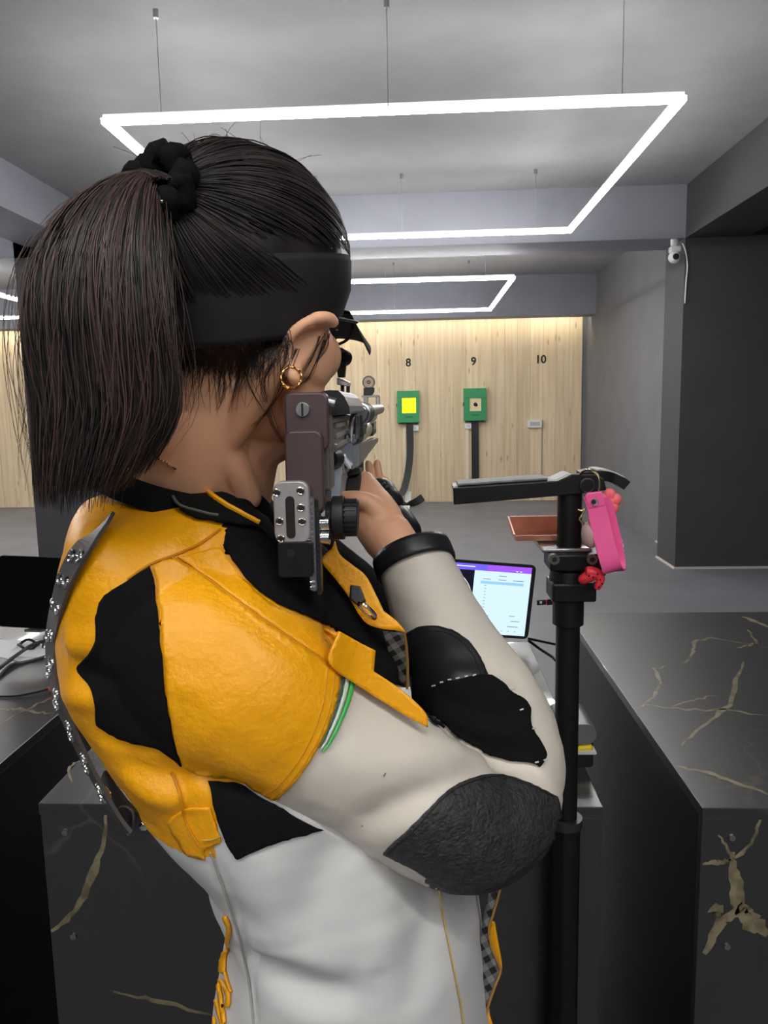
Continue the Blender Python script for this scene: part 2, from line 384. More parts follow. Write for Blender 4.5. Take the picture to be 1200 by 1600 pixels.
for s, x, y, h in (('8', 638, 567, .16), ('9', 740, 565, .16), ('10', 845, 562, .16)):
    o = text('lane_number', s, M_INK, PY(x, y, YN-.004), h, (math.pi/2, 0, 0), ext=.002)
    tag(o, 'black lane number %s printed on the pine wall' % {'8': 'eight', '9': 'nine', '10': 'ten'}[s], 'number', 'lane numbers on the pine wall')
def ribbon(path, wdir, w, th, n=1):
    mb = MB(); path = [Vector(p) for p in path]; m = len(path); R = []
    for i in range(m):
        t = _n(path[min(i+1, m-1)]-path[max(0, i-1)]); wd = wdir[i] if isinstance(wdir, list) else wdir
        wd = _n(wd - t*wd.dot(t)); nn = t.cross(wd); ww = w[i] if hasattr(w, '__len__') else w
        R.append([path[i]-wd*ww-nn*th, path[i]+wd*ww-nn*th, path[i]+wd*ww+nn*th, path[i]-wd*ww+nn*th])
    return mb.rings(R)
def spline(pts, k=6):
    pts = [Vector(p) for p in pts]; out = []
    for i in range(len(pts)-1):
        p0, p1, p2, p3 = pts[max(i-1, 0)], pts[i], pts[i+1], pts[min(i+2, len(pts)-1)]
        for j in range(k):
            t = j/k; out.append(.5*((2*p1)+(p2-p0)*t+(2*p0-5*p1+4*p2-p3)*t*t+(3*p1-p0-3*p2+p3)*t**3))
    return out+[pts[-1]]
X_ = Vector((1, 0, 0))
bl = spline([PY(640, 662.5, YB-.1), PY(641, 700, YB-.12), PY(638, 735, YB-.16), PY(631, 765, YB-.22), PY(622, 778, YB-.3), PY(632, 788, YB-.45), PY(648, 785, YB-.5), PY(661, 777, YB-.5)])
tag(ribbon(bl, X_, [.05]*26+[.055]*(len(bl)-26), .003).build('paper_belt', M_BLACKPL, smooth=True), 'black used-paper belt curling down from the lit yellow target', 'paper belt', 'black belts below the targets')
bl = [PY(742, 659.5, YB-.1), PY(742.5, 720, YB-.1), PY(743, 775, YB-.1), PY(743, 783, YB-.16)]
tag(ribbon(bl, X_, .052, .003).build('paper_belt', M_BLACKPL), 'black paper belt hanging straight down from the number 9 target', 'paper belt', 'black belts below the targets')
def conduit(label, x, ya, yb, sock):
    a, b = PY(x, ya, YN), PY(x, yb, YN)
    t = thing('cable_conduit', label, 'conduit', (a.x, YN, max(b.z, .01)), 'white cable conduits on the pine wall')
    MB().box((a.x-.022, YN-.025, max(b.z, .01)), (a.x+.022, YN+.003, a.z)).build('trunking', mat('cream_plastic', (222, 208, 184), .5), t)
    s0, s1 = PY(sock[0], sock[1], YN), PY(sock[2], sock[3], YN)
    s = MB().box((s0.x, YN-.06, s1.z), (s1.x, YN+.003, s0.z)).build('socket_box', M_WHITEPL, t, bevel=.006)
    MB().box((s0.x+.03, YN-.063, s1.z+.03), (s1.x-.03, YN-.06, s0.z-.03)).build('socket_face', mat('grey_plastic', (180, 180, 180), .5), s)
conduit('white conduit and socket box below number 10', 843, 664, 783, (824, 656, 846, 668))
conduit('white conduit left of the straight black belt', 730, 666, 783, (726, 661, 738, 670))
conduit('white conduit behind the curling black belt', 632, 668, 770, (643, 664, 654, 673))
fl = [PZ(636, 789, .012), PZ(633, 800, .012), PZ(629, 815, .012)]
tag(ribbon([PY(638, 768, YB-.12), PY(637, 783, YB-.15)]+fl, X_, .045, .006).build('floor_conduit', M_WHITEPL), 'white flat conduit running out from the wall onto the floor', 'conduit')
# ------------------------------------------------------------------ ceiling camera
cp = PY(1057, 378, YCOL-.02)
t = thing('security_camera', 'small white security camera under the near ceiling beam', 'camera', cp)
MB().cyl(cp+Vector((0, .05, .03)), cp+Vector((0, .05, -.02)), .03).cyl(cp+Vector((0, .05, -.0)), cp+Vector((0, .04, -.05)), .012).build('mount', M_WHITEPL, t, smooth=True)
MB().box(cp+Vector((-.04, 0, -.075)), cp+Vector((.04, .08, -.03))).build('bracket', M_WHITEPL, t, bevel=.008)
hd = cp+Vector((-.005, .03, -.115))
h = MB().ell(hd, (.048, 0, 0), (0, .05, 0), (0, 0, .05)).build('camera_head', M_WHITEPL, t, smooth=True)
MB().cyl(hd+Vector((0, -.035, 0)), hd+Vector((0, -.052, -.004)), .026, .024).build('lens', mat('lens_glass', (40, 38, 40), .1), h, smooth=True)
cw = spline([PY(1066, 380, YCOL-.015), PY(1071, 392, YCOL-.012), PY(1074, 415, YCOL-.012), PY(1072, 440, YCOL-.012), PY(1070, 474, YCOL-.012)])
MB().tube(cw, .006, 6).build('cable', M_WHITEPL, t, smooth=True)
# ------------------------------------------------------------------ tablets
def quad_frame(pts):   # top-left, top-right, bottom-right, bottom-left -> centre, right, up, normal toward viewer
    a, b, c, d = pts; ce = (a+b+c+d)/4; U = ((b-a)+(c-d))/4; V = ((a-d)+(b-c))/4; return ce, U, V
def rounded_rect(ce, U, V, r, k=5):
    u, v = U.length, V.length; un, vn = U/u, V/v; out = []
    for sx, sy, a0 in ((1, 1, 0), (-1, 1, 90), (-1, -1, 180), (1, -1, 270)):
        for i in range(k+1):
            a = math.radians(a0+90*i/k); out.append(ce+un*(sx*(u-r)+r*math.cos(a))+vn*(sy*(v-r)+r*math.sin(a)))
    return out
def tablet(label, ce, U, V, on):
    nr = _n(V.cross(U)) ; nr = -nr if nr.y > 0 else nr
    base = ce-V
    t = thing('tablet', label, 'tablet', base, 'tablets on the benches')
    MB().prism(rounded_rect(ce-nr*.004, U, V, .012), nr*.004).build('case', M_BLACKPL, t)
    s = .94; gl = mat('screen_glass_off', (9, 9, 10), .06)
    if not on:
        MB().prism(rounded_rect(ce, U*.985, V*.985, .011), nr*.0012).build('screen', gl, t)
    else:
        SU, SV = U*.93, V*.92; un, vn = SU, SV
        def em(n, c, e=1.0): return mat(n, (8, 8, 8), .3, emit=c, estr=e)
        scr = MB().obox(ce+nr*.0006, SU, SV, nr*.0004).build('screen', em('screen_navy', (12, 14, 34), .8), t)
        def rect(name, x0, y0, x1, y1, m, lift=.0013):   # -1..1
            MB().obox(ce+SU*((x0+x1)/2)+SV*((y0+y1)/2)+nr*lift, SU*((x1-x0)/2), SV*((y1-y0)/2), nr*.0002).build(name, m, scr)
        rect('title_bar', -1, .82, .2, 1, em('screen_blue_violet', (104, 92, 235), 1.0)); rect('title_bar', .2, .82, 1, 1, em('screen_violet', (150, 84, 226), 1.0))
        rect('score_panel', -.02, -1, 1, .82, em('screen_pale_blue', (198, 222, 250), 1.0))
        rect('table_row', .1, .45, .88, .53, em('screen_sky', (140, 190, 238), 1.0), .0016)
        ink = em('screen_grey_text', (120, 135, 160), .9)
        for (x0, y0, x1, y1) in ((.42, .69, .56, .71), (.14, .58, .28, .6), (.42, .58, .56, .6), (.68, .58, .88, .6), (.1, -.48, .3, -.46), (.05, -.62, .22, -.6), (.05, -.69, .3, -.665), (.72, -.6, .88, -.58), (.05, -.78, .2, -.765), (.66, -.76, .86, -.74), (.68, -.45, .78, -.43)):
            rect('text_line', x0, y0, x1, y1, ink, .0016)
        for k in range(9): rect('row_number', .18, .4-.09*k, .215, .415-.09*k, ink, .0016)
        for k in range(5): rect('page_number', .32+.12*k, -.9, .345+.12*k, -.88, ink, .0016)
        wh = em('screen_white', (235, 238, 250), 1.0)
        rect('title_text', -.55, .91, -.02, .935, wh, .0016); rect('title_text', .72, .85, .76, .87, wh, .0016); rect('title_text', .79, .85, .83, .87, wh, .0016)
        c0 = ce-SU*.56-SV*.05; sc = SU.length
        for R_, in ((.12,), (.25,), (.39,), (.53,)):
            a = [c0+SU.normalized()*math.cos(2*math.pi*i/40)*R_*sc+SV.normalized()*math.sin(2*math.pi*i/40)*R_*sc+nr*.0013 for i in range(40)]
            MB().tube(a, .0007, 4, closed=True).build('score_ring', wh, scr)
        for dx in (-.45, -.3, .3, .45):
            MB().ell(c0+SU.normalized()*dx*sc*1.02+nr*.0013, SU.normalized()*.0028, SV.normalized()*.0028, nr*.0003, 10, 6).build('ring_dot', wh, scr)
    # stand
    st = MB()
    ft = Vector((base.x, base.y+.03, ZT)); bk = Vector((base.x, base.y+.10, ZT+.006))
    st.box((base.x-.055, base.y-.035, ZT), (base.x+.055, base.y+.085, ZT+.005))
    st.build('stand_foot', M_WHITEPL, t, bevel=.002)
    MB().tube([Vector((base.x, base.y+.03, ZT+.004)), Vector((base.x, base.y+.055, ZT+.05)), ce-nr*.02-V*.3], .008, 10).build('stand_arm', M_STEEL, t, smooth=True)
    MB().obox(ce-V*1.0+nr*.006-V.normalized()*.003, U*.2, V.normalized()*.003, nr*.012).build('stand_lip', M_STEEL, t, bevel=.001)
    return t
yt = PZ(775, 1020, ZT).y
def tab_pts(l): return [PY(x, y, Yv) for (x, y, Yv) in l]
pts = tab_pts([(650, 871, yt-.005), (835, 881, yt+.035), (828, 1001, yt+.03), (640, 985, yt-.01)])
ce, U, V = quad_frame(pts); U = U; V = V-U*(V.dot(U)/U.length_squared)
tablet('lit tablet with a purple title bar and score rings, on the middle bench', ce, U, V, True)
yt2 = PZ(55, 1020, ZT).y
pts = tab_pts([(4, 868, yt2+.03), (128, 872, yt2-.0), (115, 986, yt2-.02), (-10, 978, yt2+.01)])
ce2, U2, V2 = quad_frame(pts); V2 = V2-U2*(V2.dot(U2)/U2.length_squared)
tablet('dark switched-off tablet on the left bench', ce2, U2, V2, False)
m0 = PZ(-30, 1030, ZT); m1 = PZ(90, 1012, ZT)
M_PAPER = mat('white_paper', (225, 226, 230), .8)
tag(MB().prism([PZ(-40, 1018, ZT), PZ(30, 1034, ZT), PZ(95, 1020, ZT), PZ(95, 1002, ZT), PZ(0, 1000, ZT)], (0, 0, .0012)).build('paper_sheet', M_PAPER), 'white sheet of paper under the dark tablet', 'paper')
MBK = M_BLACKPL
r = MB().tube([PZ(45+16*math.cos(a), 1012+6*math.sin(a), ZT)+Vector((0, 0, .008+.004*math.sin(3*a))) for a in [i*.3 for i in range(62)]], .0035, 6)
tag(r.build('coiled_cable', MBK, smooth=True), 'small coil of black cable lying on the white paper', 'cable')
def cable(label, pts, r=.003, m=None, lift=.004):
    path = spline([PZ(x, y, ZT+(z if z is not None else lift)) for (x, y, z) in pts], 8)
    return tag(MB().tube(path, r, 8).build('cable', m or MBK, smooth=True), label, 'cable', 'loose cables on the benches')
cable('thick black cable sweeping left from the dark tablet', [(75, 1000, .03), (50, 1008, .02), (20, 1028, .012), (-10, 1050, .010), (-60, 1080, .010)], .0045)
cable('thin grey cable crossing the paper on the left bench', [(80, 1022, .005), (45, 1033, .002), (18, 1038, .002), (0, 1055, .004), (-30, 1090, .004)], .0028, mat('grey_cable', (90, 88, 84), .5))
t = thing('orange_tipped_cable', 'thin black cable with an orange plug on the left bench', 'cable', PZ(60, 1080, ZT))
path = spline([PZ(-30, 1088, ZT+.003), PZ(20, 1088, ZT+.003), PZ(55, 1082, ZT+.006), PZ(78, 1076, ZT+.01)], 6)
MB().tube(path, .0022, 6).build('cord', MBK, t, smooth=True)
MB().tube([PZ(75, 1077, ZT+.009), PZ(80, 1075, ZT+.01), PZ(96, 1073, ZT+.01)], [.004, .0075, .006], 8).build('plug', mat('orange_plastic', (236, 96, 60), .5), t)
cable('black charging cable behind the lit tablet', [(826, 998, .06), (850, 1003, .03), (880, 1010, .01), (900, 1020, -.01)], .0028)
cable('second black cable running down beside the lit tablet', [(826, 1001, .05), (845, 1015, .02), (862, 1026, .006), (868, 1032, .004)], .0032)
# little black stick in the tablet side
u = P(842, 941, (PY(842, 941, yt+.035)-CAM).dot(_n(ray(600, 800))))
q = PY(846, 941, yt+.04)
t = thing('usb_stick', 'black memory stick with a red band in the lit tablet', 'usb stick', q)
MB().obox(q, (.011, .003, 0), (0, .004, 0), (0, 0, .006)).build('stick_body', M_BLACKPL, t, bevel=.001)
MB().obox(q+Vector((.0125, .0034, 0)), (.0018, .0005, 0), (0, .0042, 0), (0, 0, .0064)).build('red_band', mat('red_plastic', (220, 60, 60), .5), t)
MB().obox(q+Vector((-.002, -.0045, .001)), (.003, .001, 0), (0, .0004, 0), (0, 0, .003)).build('white_mark', M_WHITEPL, t)
MB().obox(q+Vector((.024, .006, 0)), (.011, .003, 0), (0, .005, 0), (0, 0, .007)).build('plug', M_BLACKPL, t, bevel=.001)
# ------------------------------------------------------------------ rifle stand
PD = (PZ(886, 1264, ZT)-CAM).dot(_n(ray(600, 800)))*.0+1.06
def S(x, y, d=PD): return P(x, y, d)
ptop = S(887, 755); pol = S(887, 1000); pmid = S(887, 1280)
px0 = ptop.x*.5+pmid.x*.5; py0 = .5*(PY(887, 1280, pmid.y).y+ptop.y)
py0 = YF-.045
px0 = PY(887, 1000, py0).x
def at(x, y): return PY(x, y, py0)
sx = py0/FPX*1.02       # metres per pixel at the pole
t_st = thing('rifle_stand', 'black metal rifle rest stand with telescopic pole', 'stand', (px0, py0, 0))
MB().cyl((px0, py0, at(887, 1282).z), (px0, py0, at(887, 760).z), 18.5*sx, n=28).build('upper_pole', M_BLACKMET, t_st, smooth=True)
MB().cyl((px0, py0, .02), (px0, py0, at(887, 1282).z), 24*sx, n=28).build('lower_pole', M_BLACKMET, t_st, smooth=True)
zc = at(887, 1280).z
MB().cyl((px0, py0, zc-.008), (px0, py0, zc+.004), 27*sx, n=28).build('pole_ring', mat('grey_ring', (70, 70, 74), .4, metal=.6), t_st, smooth=True)
MB().box((px0-.12, py0-.16, 0), (px0+.2, py0+.036, .012)).cyl((px0, py0, .01), (px0, py0, .05), .034, .028).build('base_plate', M_BLACKMET, t_st, smooth=True, bevel=.003)
def zz(y): return at(887, y).z
MB().cyl((px0, py0, zz(974)), (px0, py0, zz(925)), 24*sx, n=28).build('lower_sleeve', M_BLACKMET, t_st, smooth=True)
MB().box((px0-30*sx, py0-30*sx, zz(934)), (px0+37*sx, py0+30*sx, zz(905))).build('clamp_block', M_BLACKMET, t_st, bevel=.003)
MB().cyl((px0, py0, zz(907)), (px0, py0, zz(890)), 30*sx, 28*sx, n=28).build('clamp_sleeve', M_BLACKMET, t_st, smooth=True)
cl = MB().box((px0-34*sx, py0-32*sx, zz(886)), (px0+48*sx, py0+30*sx, zz(860))).build('collar_clamp', M_BLACKMET, t_st, bevel=.003)
for x in (865, 924):
    c = PY(x, 873, py0-32*sx)
    MB().cyl(c+Vector((0, .004, 0)), c+Vector((0, -.006, 0)), 8*sx, n=20).build('clamp_screw', mat('grey_screw', (120, 118, 112), .4, metal=.8), cl, smooth=True)
    MB().cyl(c+Vector((0, -.004, 0)), c+Vector((0, -.0065, 0)), 4*sx, n=6).build('hex_socket', M_INK, cl)
# plate that carries the tray
MB().box((px0-44*sx, py0-20*sx, zz(860)), (px0+30*sx, py0+.10, zz(853))).build('tray_plate', M_STEEL, t_st, bevel=.002)
# copper tray
M_COP = mat('copper', (224, 160, 132), .35, metal=.6, var=.12, vscale=25)
ta = PY(803, 846, py0+.0); tb = PY(912, 846, py0)
tx0, tx1, ty0, ty1 = PY(806, 836, py0+.03).x, PY(925, 836, py0+.03).x, py0+.026, py0+.095
tr = MB()
tz0 = zz(850); h = .012
tr.box((tx0, ty0, tz0), (tx1, ty1, tz0+.002)); tr.build('tray_floor', M_COP, t_st)
MB().hexa([(tx0, ty0, tz0), (tx1, ty0, tz0), (tx1, ty0+.002, tz0), (tx0, ty0+.002, tz0), (tx0-.002, ty0-.004, tz0+.008), (tx1, ty0-.004, tz0+.008), (tx1, ty0-.002, tz0+.008), (tx0-.002, ty0-.002, tz0+.008)]).build('tray_front_lip', M_COP, t_st)
MB().box((tx0, ty1-.002, tz0), (tx1, ty1, tz0+.024)).build('tray_back_lip', M_COP, t_st)
MB().hexa([(tx0-.0, ty0, tz0), (tx0+.002, ty0, tz0), (tx0+.002, ty1, tz0), (tx0, ty1, tz0), (tx0-.004, ty0-.004, tz0+.01), (tx0-.002, ty0-.004, tz0+.01), (tx0-.002, ty1, tz0+.024), (tx0-.004, ty1, tz0+.024)]).build('tray_end_lip', M_COP, t_st)
# top rest: flat arm with a padded fork
def arm_pt(x, y, dy): return PY(x, y, py0+dy)
yF, yKk = -.022, .03
A = [(708, 762), (872, 751), (893, 741), (930, 741), (944, 748), (948, 766), (905, 772), (873, 775), (709, 789)]
MB().prism([arm_pt(x, y, yF) for x, y in A], (0, .012, 0)).build('side_plate', M_BLACKMET, t_st, bevel=.0015)
B = [(708, 762), (872, 751), (893, 741), (905, 745), (885, 756), (709, 771)]
MB().prism([arm_pt(x, y, yF)+Vector((0, .012, 0)) for x, y in B], (0, .05, 0)).build('rest_bar', M_BLACKMET, t_st, bevel=.002)
M_PAD = mat('grey_rubber_pad', (112, 110, 108), .6, var=.2, vscale=60)
pa, pb = arm_pt(716, 760.5, yF), arm_pt(858, 751, yF)
MB().hexa([pa+Vector((0, .008, .0)), pb+Vector((0, .008, 0)), pb+Vector((0, .06, 0)), pa+Vector((0, .06, 0)), pa+Vector((0, .008, .003)), pb+Vector((0, .008, .003)), pb+Vector((0, .06, .003)), pa+Vector((0, .06, .003))]).build('rubber_pad', M_PAD, t_st, bevel=.001)
hk = spline([arm_pt(905, 744, .0), arm_pt(930, 741, .0), arm_pt(950, 744, .005), arm_pt(966, 751, .005), arm_pt(974, 757, .005)], 5)
ribbon(hk, Vector((0, 1, 0)), .02, .0065).build('end_hook', M_BLACKMET, t_st, smooth=False, bevel=.002)
hk2 = [p+Vector((0, 0, .0075)) for p in hk[4:-3]]
ribbon(hk2, Vector((0, 1, 0)), .016, .001).build('hook_pad', mat('white_rubber', (205, 205, 205), .5), t_st)
c = arm_pt(917, 758, yF)
MB().cyl(c+Vector((0, .002, 0)), c+Vector((0, -.004, 0)), 10*sx, n=28).build('pivot_bolt', M_BLACKMET, t_st, smooth=True, bevel=.001)
MB().ring(c+Vector((0, -.003, 0)), (0, 1, 0), 10*sx, .001, 28, 6).build('pivot_rim', mat('grey_ring', (70, 70, 74)), t_st, smooth=True)
# ------------------------------------------------------------------ key fob on the stand
M_PINK = mat('pink_rubber', (255, 98, 164), .45, sss=.15)
kd = -.05
def K(x, y, dy=0): return PY(x, y, py0+kd+dy)
kt = thing('key_fob', 'bright pink rubber strap key fob hanging from the stand', 'key fob', K(940, 890))
rc = K(922, 758)
MB().tube(spline([K(906, 742, .03), K(912, 736, .02), K(924, 735, .0), K(934, 742, -.006), K(937, 756, -.008), K(935, 770, -.004), K(930, 775, .004)], 6), .0016, 8).build('split_ring', mat('brass_wire', (196, 184, 140), .25, metal=1), kt, smooth=True)
lp = spline([K(925, 772, -.004), K(931, 790, -.0055), K(938, 820, -.007), K(945, 850, -.010), K(953, 878, -.012), K(957, 890, -.008), K(960, 891, .0), K(962, 880, .008), K(957, 850, .009), K(950, 820, .008), K(945, 800, .006), K(938, 780, .004)], 5)
wd = _n(K(960, 800)-K(930, 806))
ribbon(lp, wd, [.0112]*8+[.012]*(len(lp)-8), .0014).build('strap_loop', M_PINK, kt, smooth=True)
MB().prism([K(x, y, -.008) for x, y in ((914, 776), (918, 770), (940, 768), (944, 776), (948, 790), (920, 796))], (0, .004, 0)).build('strap_tab', M_PINK, kt, bevel=.0015)
MB().cyl(K(929, 784.5, -.0085), K(929, 784.5, -.011), .0052, .0042, n=20).build('snap_stud', M_CHROME, kt, smooth=True)
MB().cyl(K(927.5, 784.5, -.0109), K(927.5, 784.5, -.0112), .003, n=16).build('stud_hole', M_INK, kt)
fc = K(952, 784, .012); M_CORAL = mat('coral_rubber', (252, 112, 118), .5, sss=.2)
fl = MB()
for k in range(5):
    a = 2*math.pi*k/5+.3; c = fc+Vector((math.cos(a)*.008, 0, math.sin(a)*.009)); fl.ell(c, (.0078, 0, 0), (0, .005, 0), (0, 0, .0082), 12, 8)
fl.build('flower_charm', M_CORAL, kt, smooth=True)
MB().ell(fc+Vector((0, -.004, 0)), (.005, 0, 0), (0, .003, 0), (0, 0, .005), 10, 8).build('flower_centre', mat('orange_rubber', (255, 140, 110), .5), kt, smooth=True)
sc = K(922, 836, .0); M_BEIGE = mat('beige_rubber', (190, 158, 150), .5)
MB().ell(sc, (.011, 0, .001), (0, .010, 0), (-.002, 0, .0165), 16, 12).build('shell_charm', M_BEIGE, kt, smooth=True)
MB().tube(spline([K(903, 796, .0), K(909, 798, 0), K(914, 795, 0), K(910, 803, 0), K(906, 811, 0), K(913, 820, 0)], 5), .0014, 7).build('charm_hook', mat('brass_wire', (196, 184, 140)), kt, smooth=True)
MB().tube(spline([K(914, 818, .0), K(926, 808, .0), K(932, 790, -.002)], 5), .0012, 7).build('charm_link', mat('brass_wire', (196, 184, 140)), kt, smooth=True)
rd = K(930, 902, .004); M_RED = mat('red_rubber', (226, 48, 62), .45)
MB().tube(spline([K(915, 893, .004), K(930, 896, .004), K(938, 905, .002), K(932, 921, .0)], 5), [.006, .007, .0075, .0078, .0078, .0076, .0074, .007, .0066, .0062, .0058, .0054, .005, .0046, .004, .003], 10).tube([K(912, 905, .006), K(925, 898, .004)], [.007, .008], 10, round_ends=True).build('red_charm', M_RED, kt, smooth=True)
dm = MB()
for (x, y) in ((934, 897), (938, 906), (941, 912), (936, 917), (927, 902), (945, 898), (920, 900), (929, 910)): dm.ell(K(x, y, -.006), (.0012, 0, 0), (0, .001, 0), (0, 0, .0012), 8, 6)
dm.build('black_dots', M_INK, kt)
for (x, y, r_) in ((967, 846, .0045), (970, 853, .004), (971, 861, .0035), (957, 818, .003)):
    MB().ell(K(x, y, .012), (r_, 0, 0), (0, r_, 0), (0, 0, r_), 10, 8).build('white_bead', M_WHITEPL, kt, smooth=True)
# ------------------------------------------------------------------ pellet box on the bench
bx = PZ(915, 1224, ZT)
bb = PZ(905, 1195, ZT)
t = thing('pellet_case', 'small grey case with an open front and yellow tin, behind the pole', 'case', bb)
yb_ = PZ(905, 1200, ZT).y
c0 = PY(872, 1132, yb_); c1 = PY(931, 1200, yb_); zmid = PY(905, 1163, yb_).z
M_GREYC = mat('grey_case', (112, 114, 118), .35)
def rr2(x0, x1, z0, z1, r, y):
    return rounded_rect(Vector(((x0+x1)/2, y, (z0+z1)/2)), Vector(((x1-x0)/2, 0, 0)), Vector((0, 0, (z1-z0)/2)), r)
MB().prism(rr2(c0.x, c1.x, zmid, c0.z, .015, yb_), (0, .09, 0)).build('case_lid', M_GREYC, t, smooth=True)
MB().prism(rr2(c0.x+.003, c1.x-.002, zmid-.011, zmid+.002, .004, yb_+.012), (0, .07, 0)).build('inner_gap', M_INK, t)
MB().prism(rr2(c0.x+.0, c1.x, zmid-.0155, zmid-.0105, .002, yb_-.004), (0, .09, 0)).build('case_rim', M_WHITEPL, t, smooth=True)
MB().prism(rr2(c0.x+.002, c1.x-.004, ZT, zmid-.015, .006, yb_+.002), (0, .085, 0)).build('case_base', M_BLACKPL, t, smooth=True)
yc = PY(914, 1169, yb_+.004)
MB().tube([yc+Vector((-.012, 0, -.001)), yc+Vector((.006, .002, .001))], [.0055, .0065], 12, round_ends=True).build('yellow_tin', mat('yellow_plastic', (240, 214, 30), .4), t, smooth=True)
# ------------------------------------------------------------------ person: helpers
M_SKIN = mat('skin', (232, 176, 140), .5, sss=.12, var=.06, vscale=14, bump=.08, bscale=500, bdist=.0006)
M_YL = mat('yellow_leather', (243, 168, 5), .42, var=.05, vscale=9, bump=.55, bscale=190, bdist=.0014)
M_WL = mat('white_leather', (214, 206, 193), .5, var=.03, vscale=12, bump=.12, bscale=260, bdist=.0006)
M_WC = mat('white_canvas', (208, 208, 207), .6, var=.03, vscale=7, bump=.1, bscale=300, bdist=.0006)
M_SUEDE = mat('black_suede', (17, 17, 18), .95, var=.15, vscale=200, bump=.3, bscale=900, bdist=.0006, spec=.15)
M_BLEATHER = mat('black_leather', (30, 30, 34), .38, var=.15, vscale=40, bump=.25, bscale=250, bdist=.0008)
M_GRIP = mat('grey_pebbled_rubber', (52, 52, 53), .55, tint=(34, 34, 35), vscale=160, bump=1.0, bscale=330, bdist=.0022)
M_HAIR = mat('dark_hair', (54, 48, 47), .42, tint=(34, 30, 30), vscale=35, spec=.5)
M_HAIRB = mat('brown_hair', (88, 68, 64), .45, spec=.5)
M_CAP = mat('black_cap_cloth', (26, 26, 28), .8, var=.1, vscale=120, bump=.2, bscale=700, bdist=.0005)
M_GOLD = mat('gold', (226, 176, 106), .25, metal=1)
M_GREYL = mat('grey_leather', (74, 72, 70), .5, var=.1, vscale=30, bump=.15, bscale=200)
def pxr(d): return d/FPX
def catmull(vals, k):
    out = []
    n = len(vals)
    for i in range(n-1):
        p0, p1, p2, p3 = (np.array(vals[max(0, min(n-1, j))], float) for j in (i-1, i, i+1, i+2))
        for j in range(k):
            t = j/k; out.append(.5*(2*p1+(p2-p0)*t+(2*p0-5*p1+4*p2-p3)*t*t+(3*p1-p0-3*p2+p3)*t**3))
    out.append(np.array(vals[-1], float)); return out
def limb(mb, keys, k=4, n=20, scale=1, flat=None, ends=True):      # keys: (px, py, depth, radius in px)
    q = catmull(keys, k)
    mb.tube([P(a[0], a[1], a[2]) for a in q], [max(.001, a[3]*pxr(a[2])*scale) for a in q], n, round_ends=ends, flat=flat)
def limbm(mb, keys, k=3, n=12, flat=None):                          # radius in metres
    q = catmull(keys, k)
    mb.tube([P(a[0], a[1], a[2]) for a in q], [a[3] for a in q], n, round_ends=True, flat=flat)
def remesh(mb, voxel, it):
    me = bpy.data.meshes.new('tmp'); me.from_pydata([tuple(v) for v in mb.v], [], mb.f)
    bm = bmesh.new(); bm.from_mesh(me); bmesh.ops.recalc_face_normals(bm, faces=bm.faces); bm.to_mesh(me); bm.free()
    o = bpy.data.objects.new('tmp', me); COL.objects.link(o)
    m = o.modifiers.new('r', 'REMESH'); m.mode = 'VOXEL'; m.voxel_size = voxel
    if it:
        s = o.modifiers.new('s', 'SMOOTH'); s.iterations = it; s.factor = .5
    dg = bpy.context.evaluated_depsgraph_get(); dg.update()
    out = bpy.data.meshes.new_from_object(o.evaluated_get(dg))
    bpy.data.objects.remove(o); bpy.data.meshes.remove(me)
    return out
def arr(me):
    a = np.empty(len(me.vertices)*3); me.vertices.foreach_get('co', a); return a.reshape(-1, 3)
def setarr(me, a): me.vertices.foreach_set('co', a.ravel()); me.update()
def normals(me):
    a = np.empty(len(me.vertices)*3); me.vertices.foreach_get('normal', a); return a.reshape(-1, 3)
def bvh_of(me):
    a = arr(me); return BVHTree.FromPolygons([tuple(v) for v in a], [tuple(p.vertices) for p in me.polygons])
def link(me, name, mats, parent, smooth=True):
    off = ORIGIN[parent.name]
    a = arr(me)-np.array(off); setarr(me, a)
    me.materials.clear()
    for m in (mats if isinstance(mats, (list, tuple)) else [mats]): me.materials.append(m)
    if smooth: me.polygons.foreach_set('use_smooth', [True]*len(me.polygons))
    me.name = name
    o = bpy.data.objects.new(name, me); COL.objects.link(o); o.parent = parent; ORIGIN[o.name] = off
    return o
person = thing('person', 'shooter in a yellow, white and black jacket and dark cap aiming a rifle', 'person', P(480, 1500, .72).to_2d().to_3d())
# ------------------------------------------------------------------ torso and arms
DT = .70
TOR = [  # row, left px, right px, depth, half depth (m)
 (772, 168, 404, .645, .064), (790, 135, 425, .66, .105), (812, 112, 452, .675, .140), (860, 97, 500, .69, .163), (930, 84, 545, .70, .172), (1000, 84, 588, .70, .175),
 (1080, 98, 615, .70, .172), (1150, 142, 636, .70, .166), (1220, 200, 660, .70, .158), (1290, 258, 690, .70, .150), (1350, 308, 722, .70, .146), (1420, 343, 748, .70, .145),
 (1500, 349, 757, .70, .148), (1600, 332, 768, .70, .155), (1720, 318, 780, .70, .16)]
XLT = np.array([(742, 180), (760, 160), (780, 135), (812, 112), (850, 100), (900, 88), (950, 84), (1000, 84), (1050, 90), (1080, 97), (1110, 112), (1140, 132), (1180, 160), (1220, 192), (1260, 226), (1290, 252), (1320, 285), (1340, 308), (1380, 326), (1420, 344), (1450, 354), (1490, 350), (1530, 343), (1600, 331), (1720, 318)], float)
XRT = np.array([(742, 396), (812, 450), (860, 490), (930, 540), (1000, 580), (1080, 610), (1150, 636), (1290, 690), (1350, 722), (1420, 750), (1500, 757), (1600, 766), (1720, 778)], float)
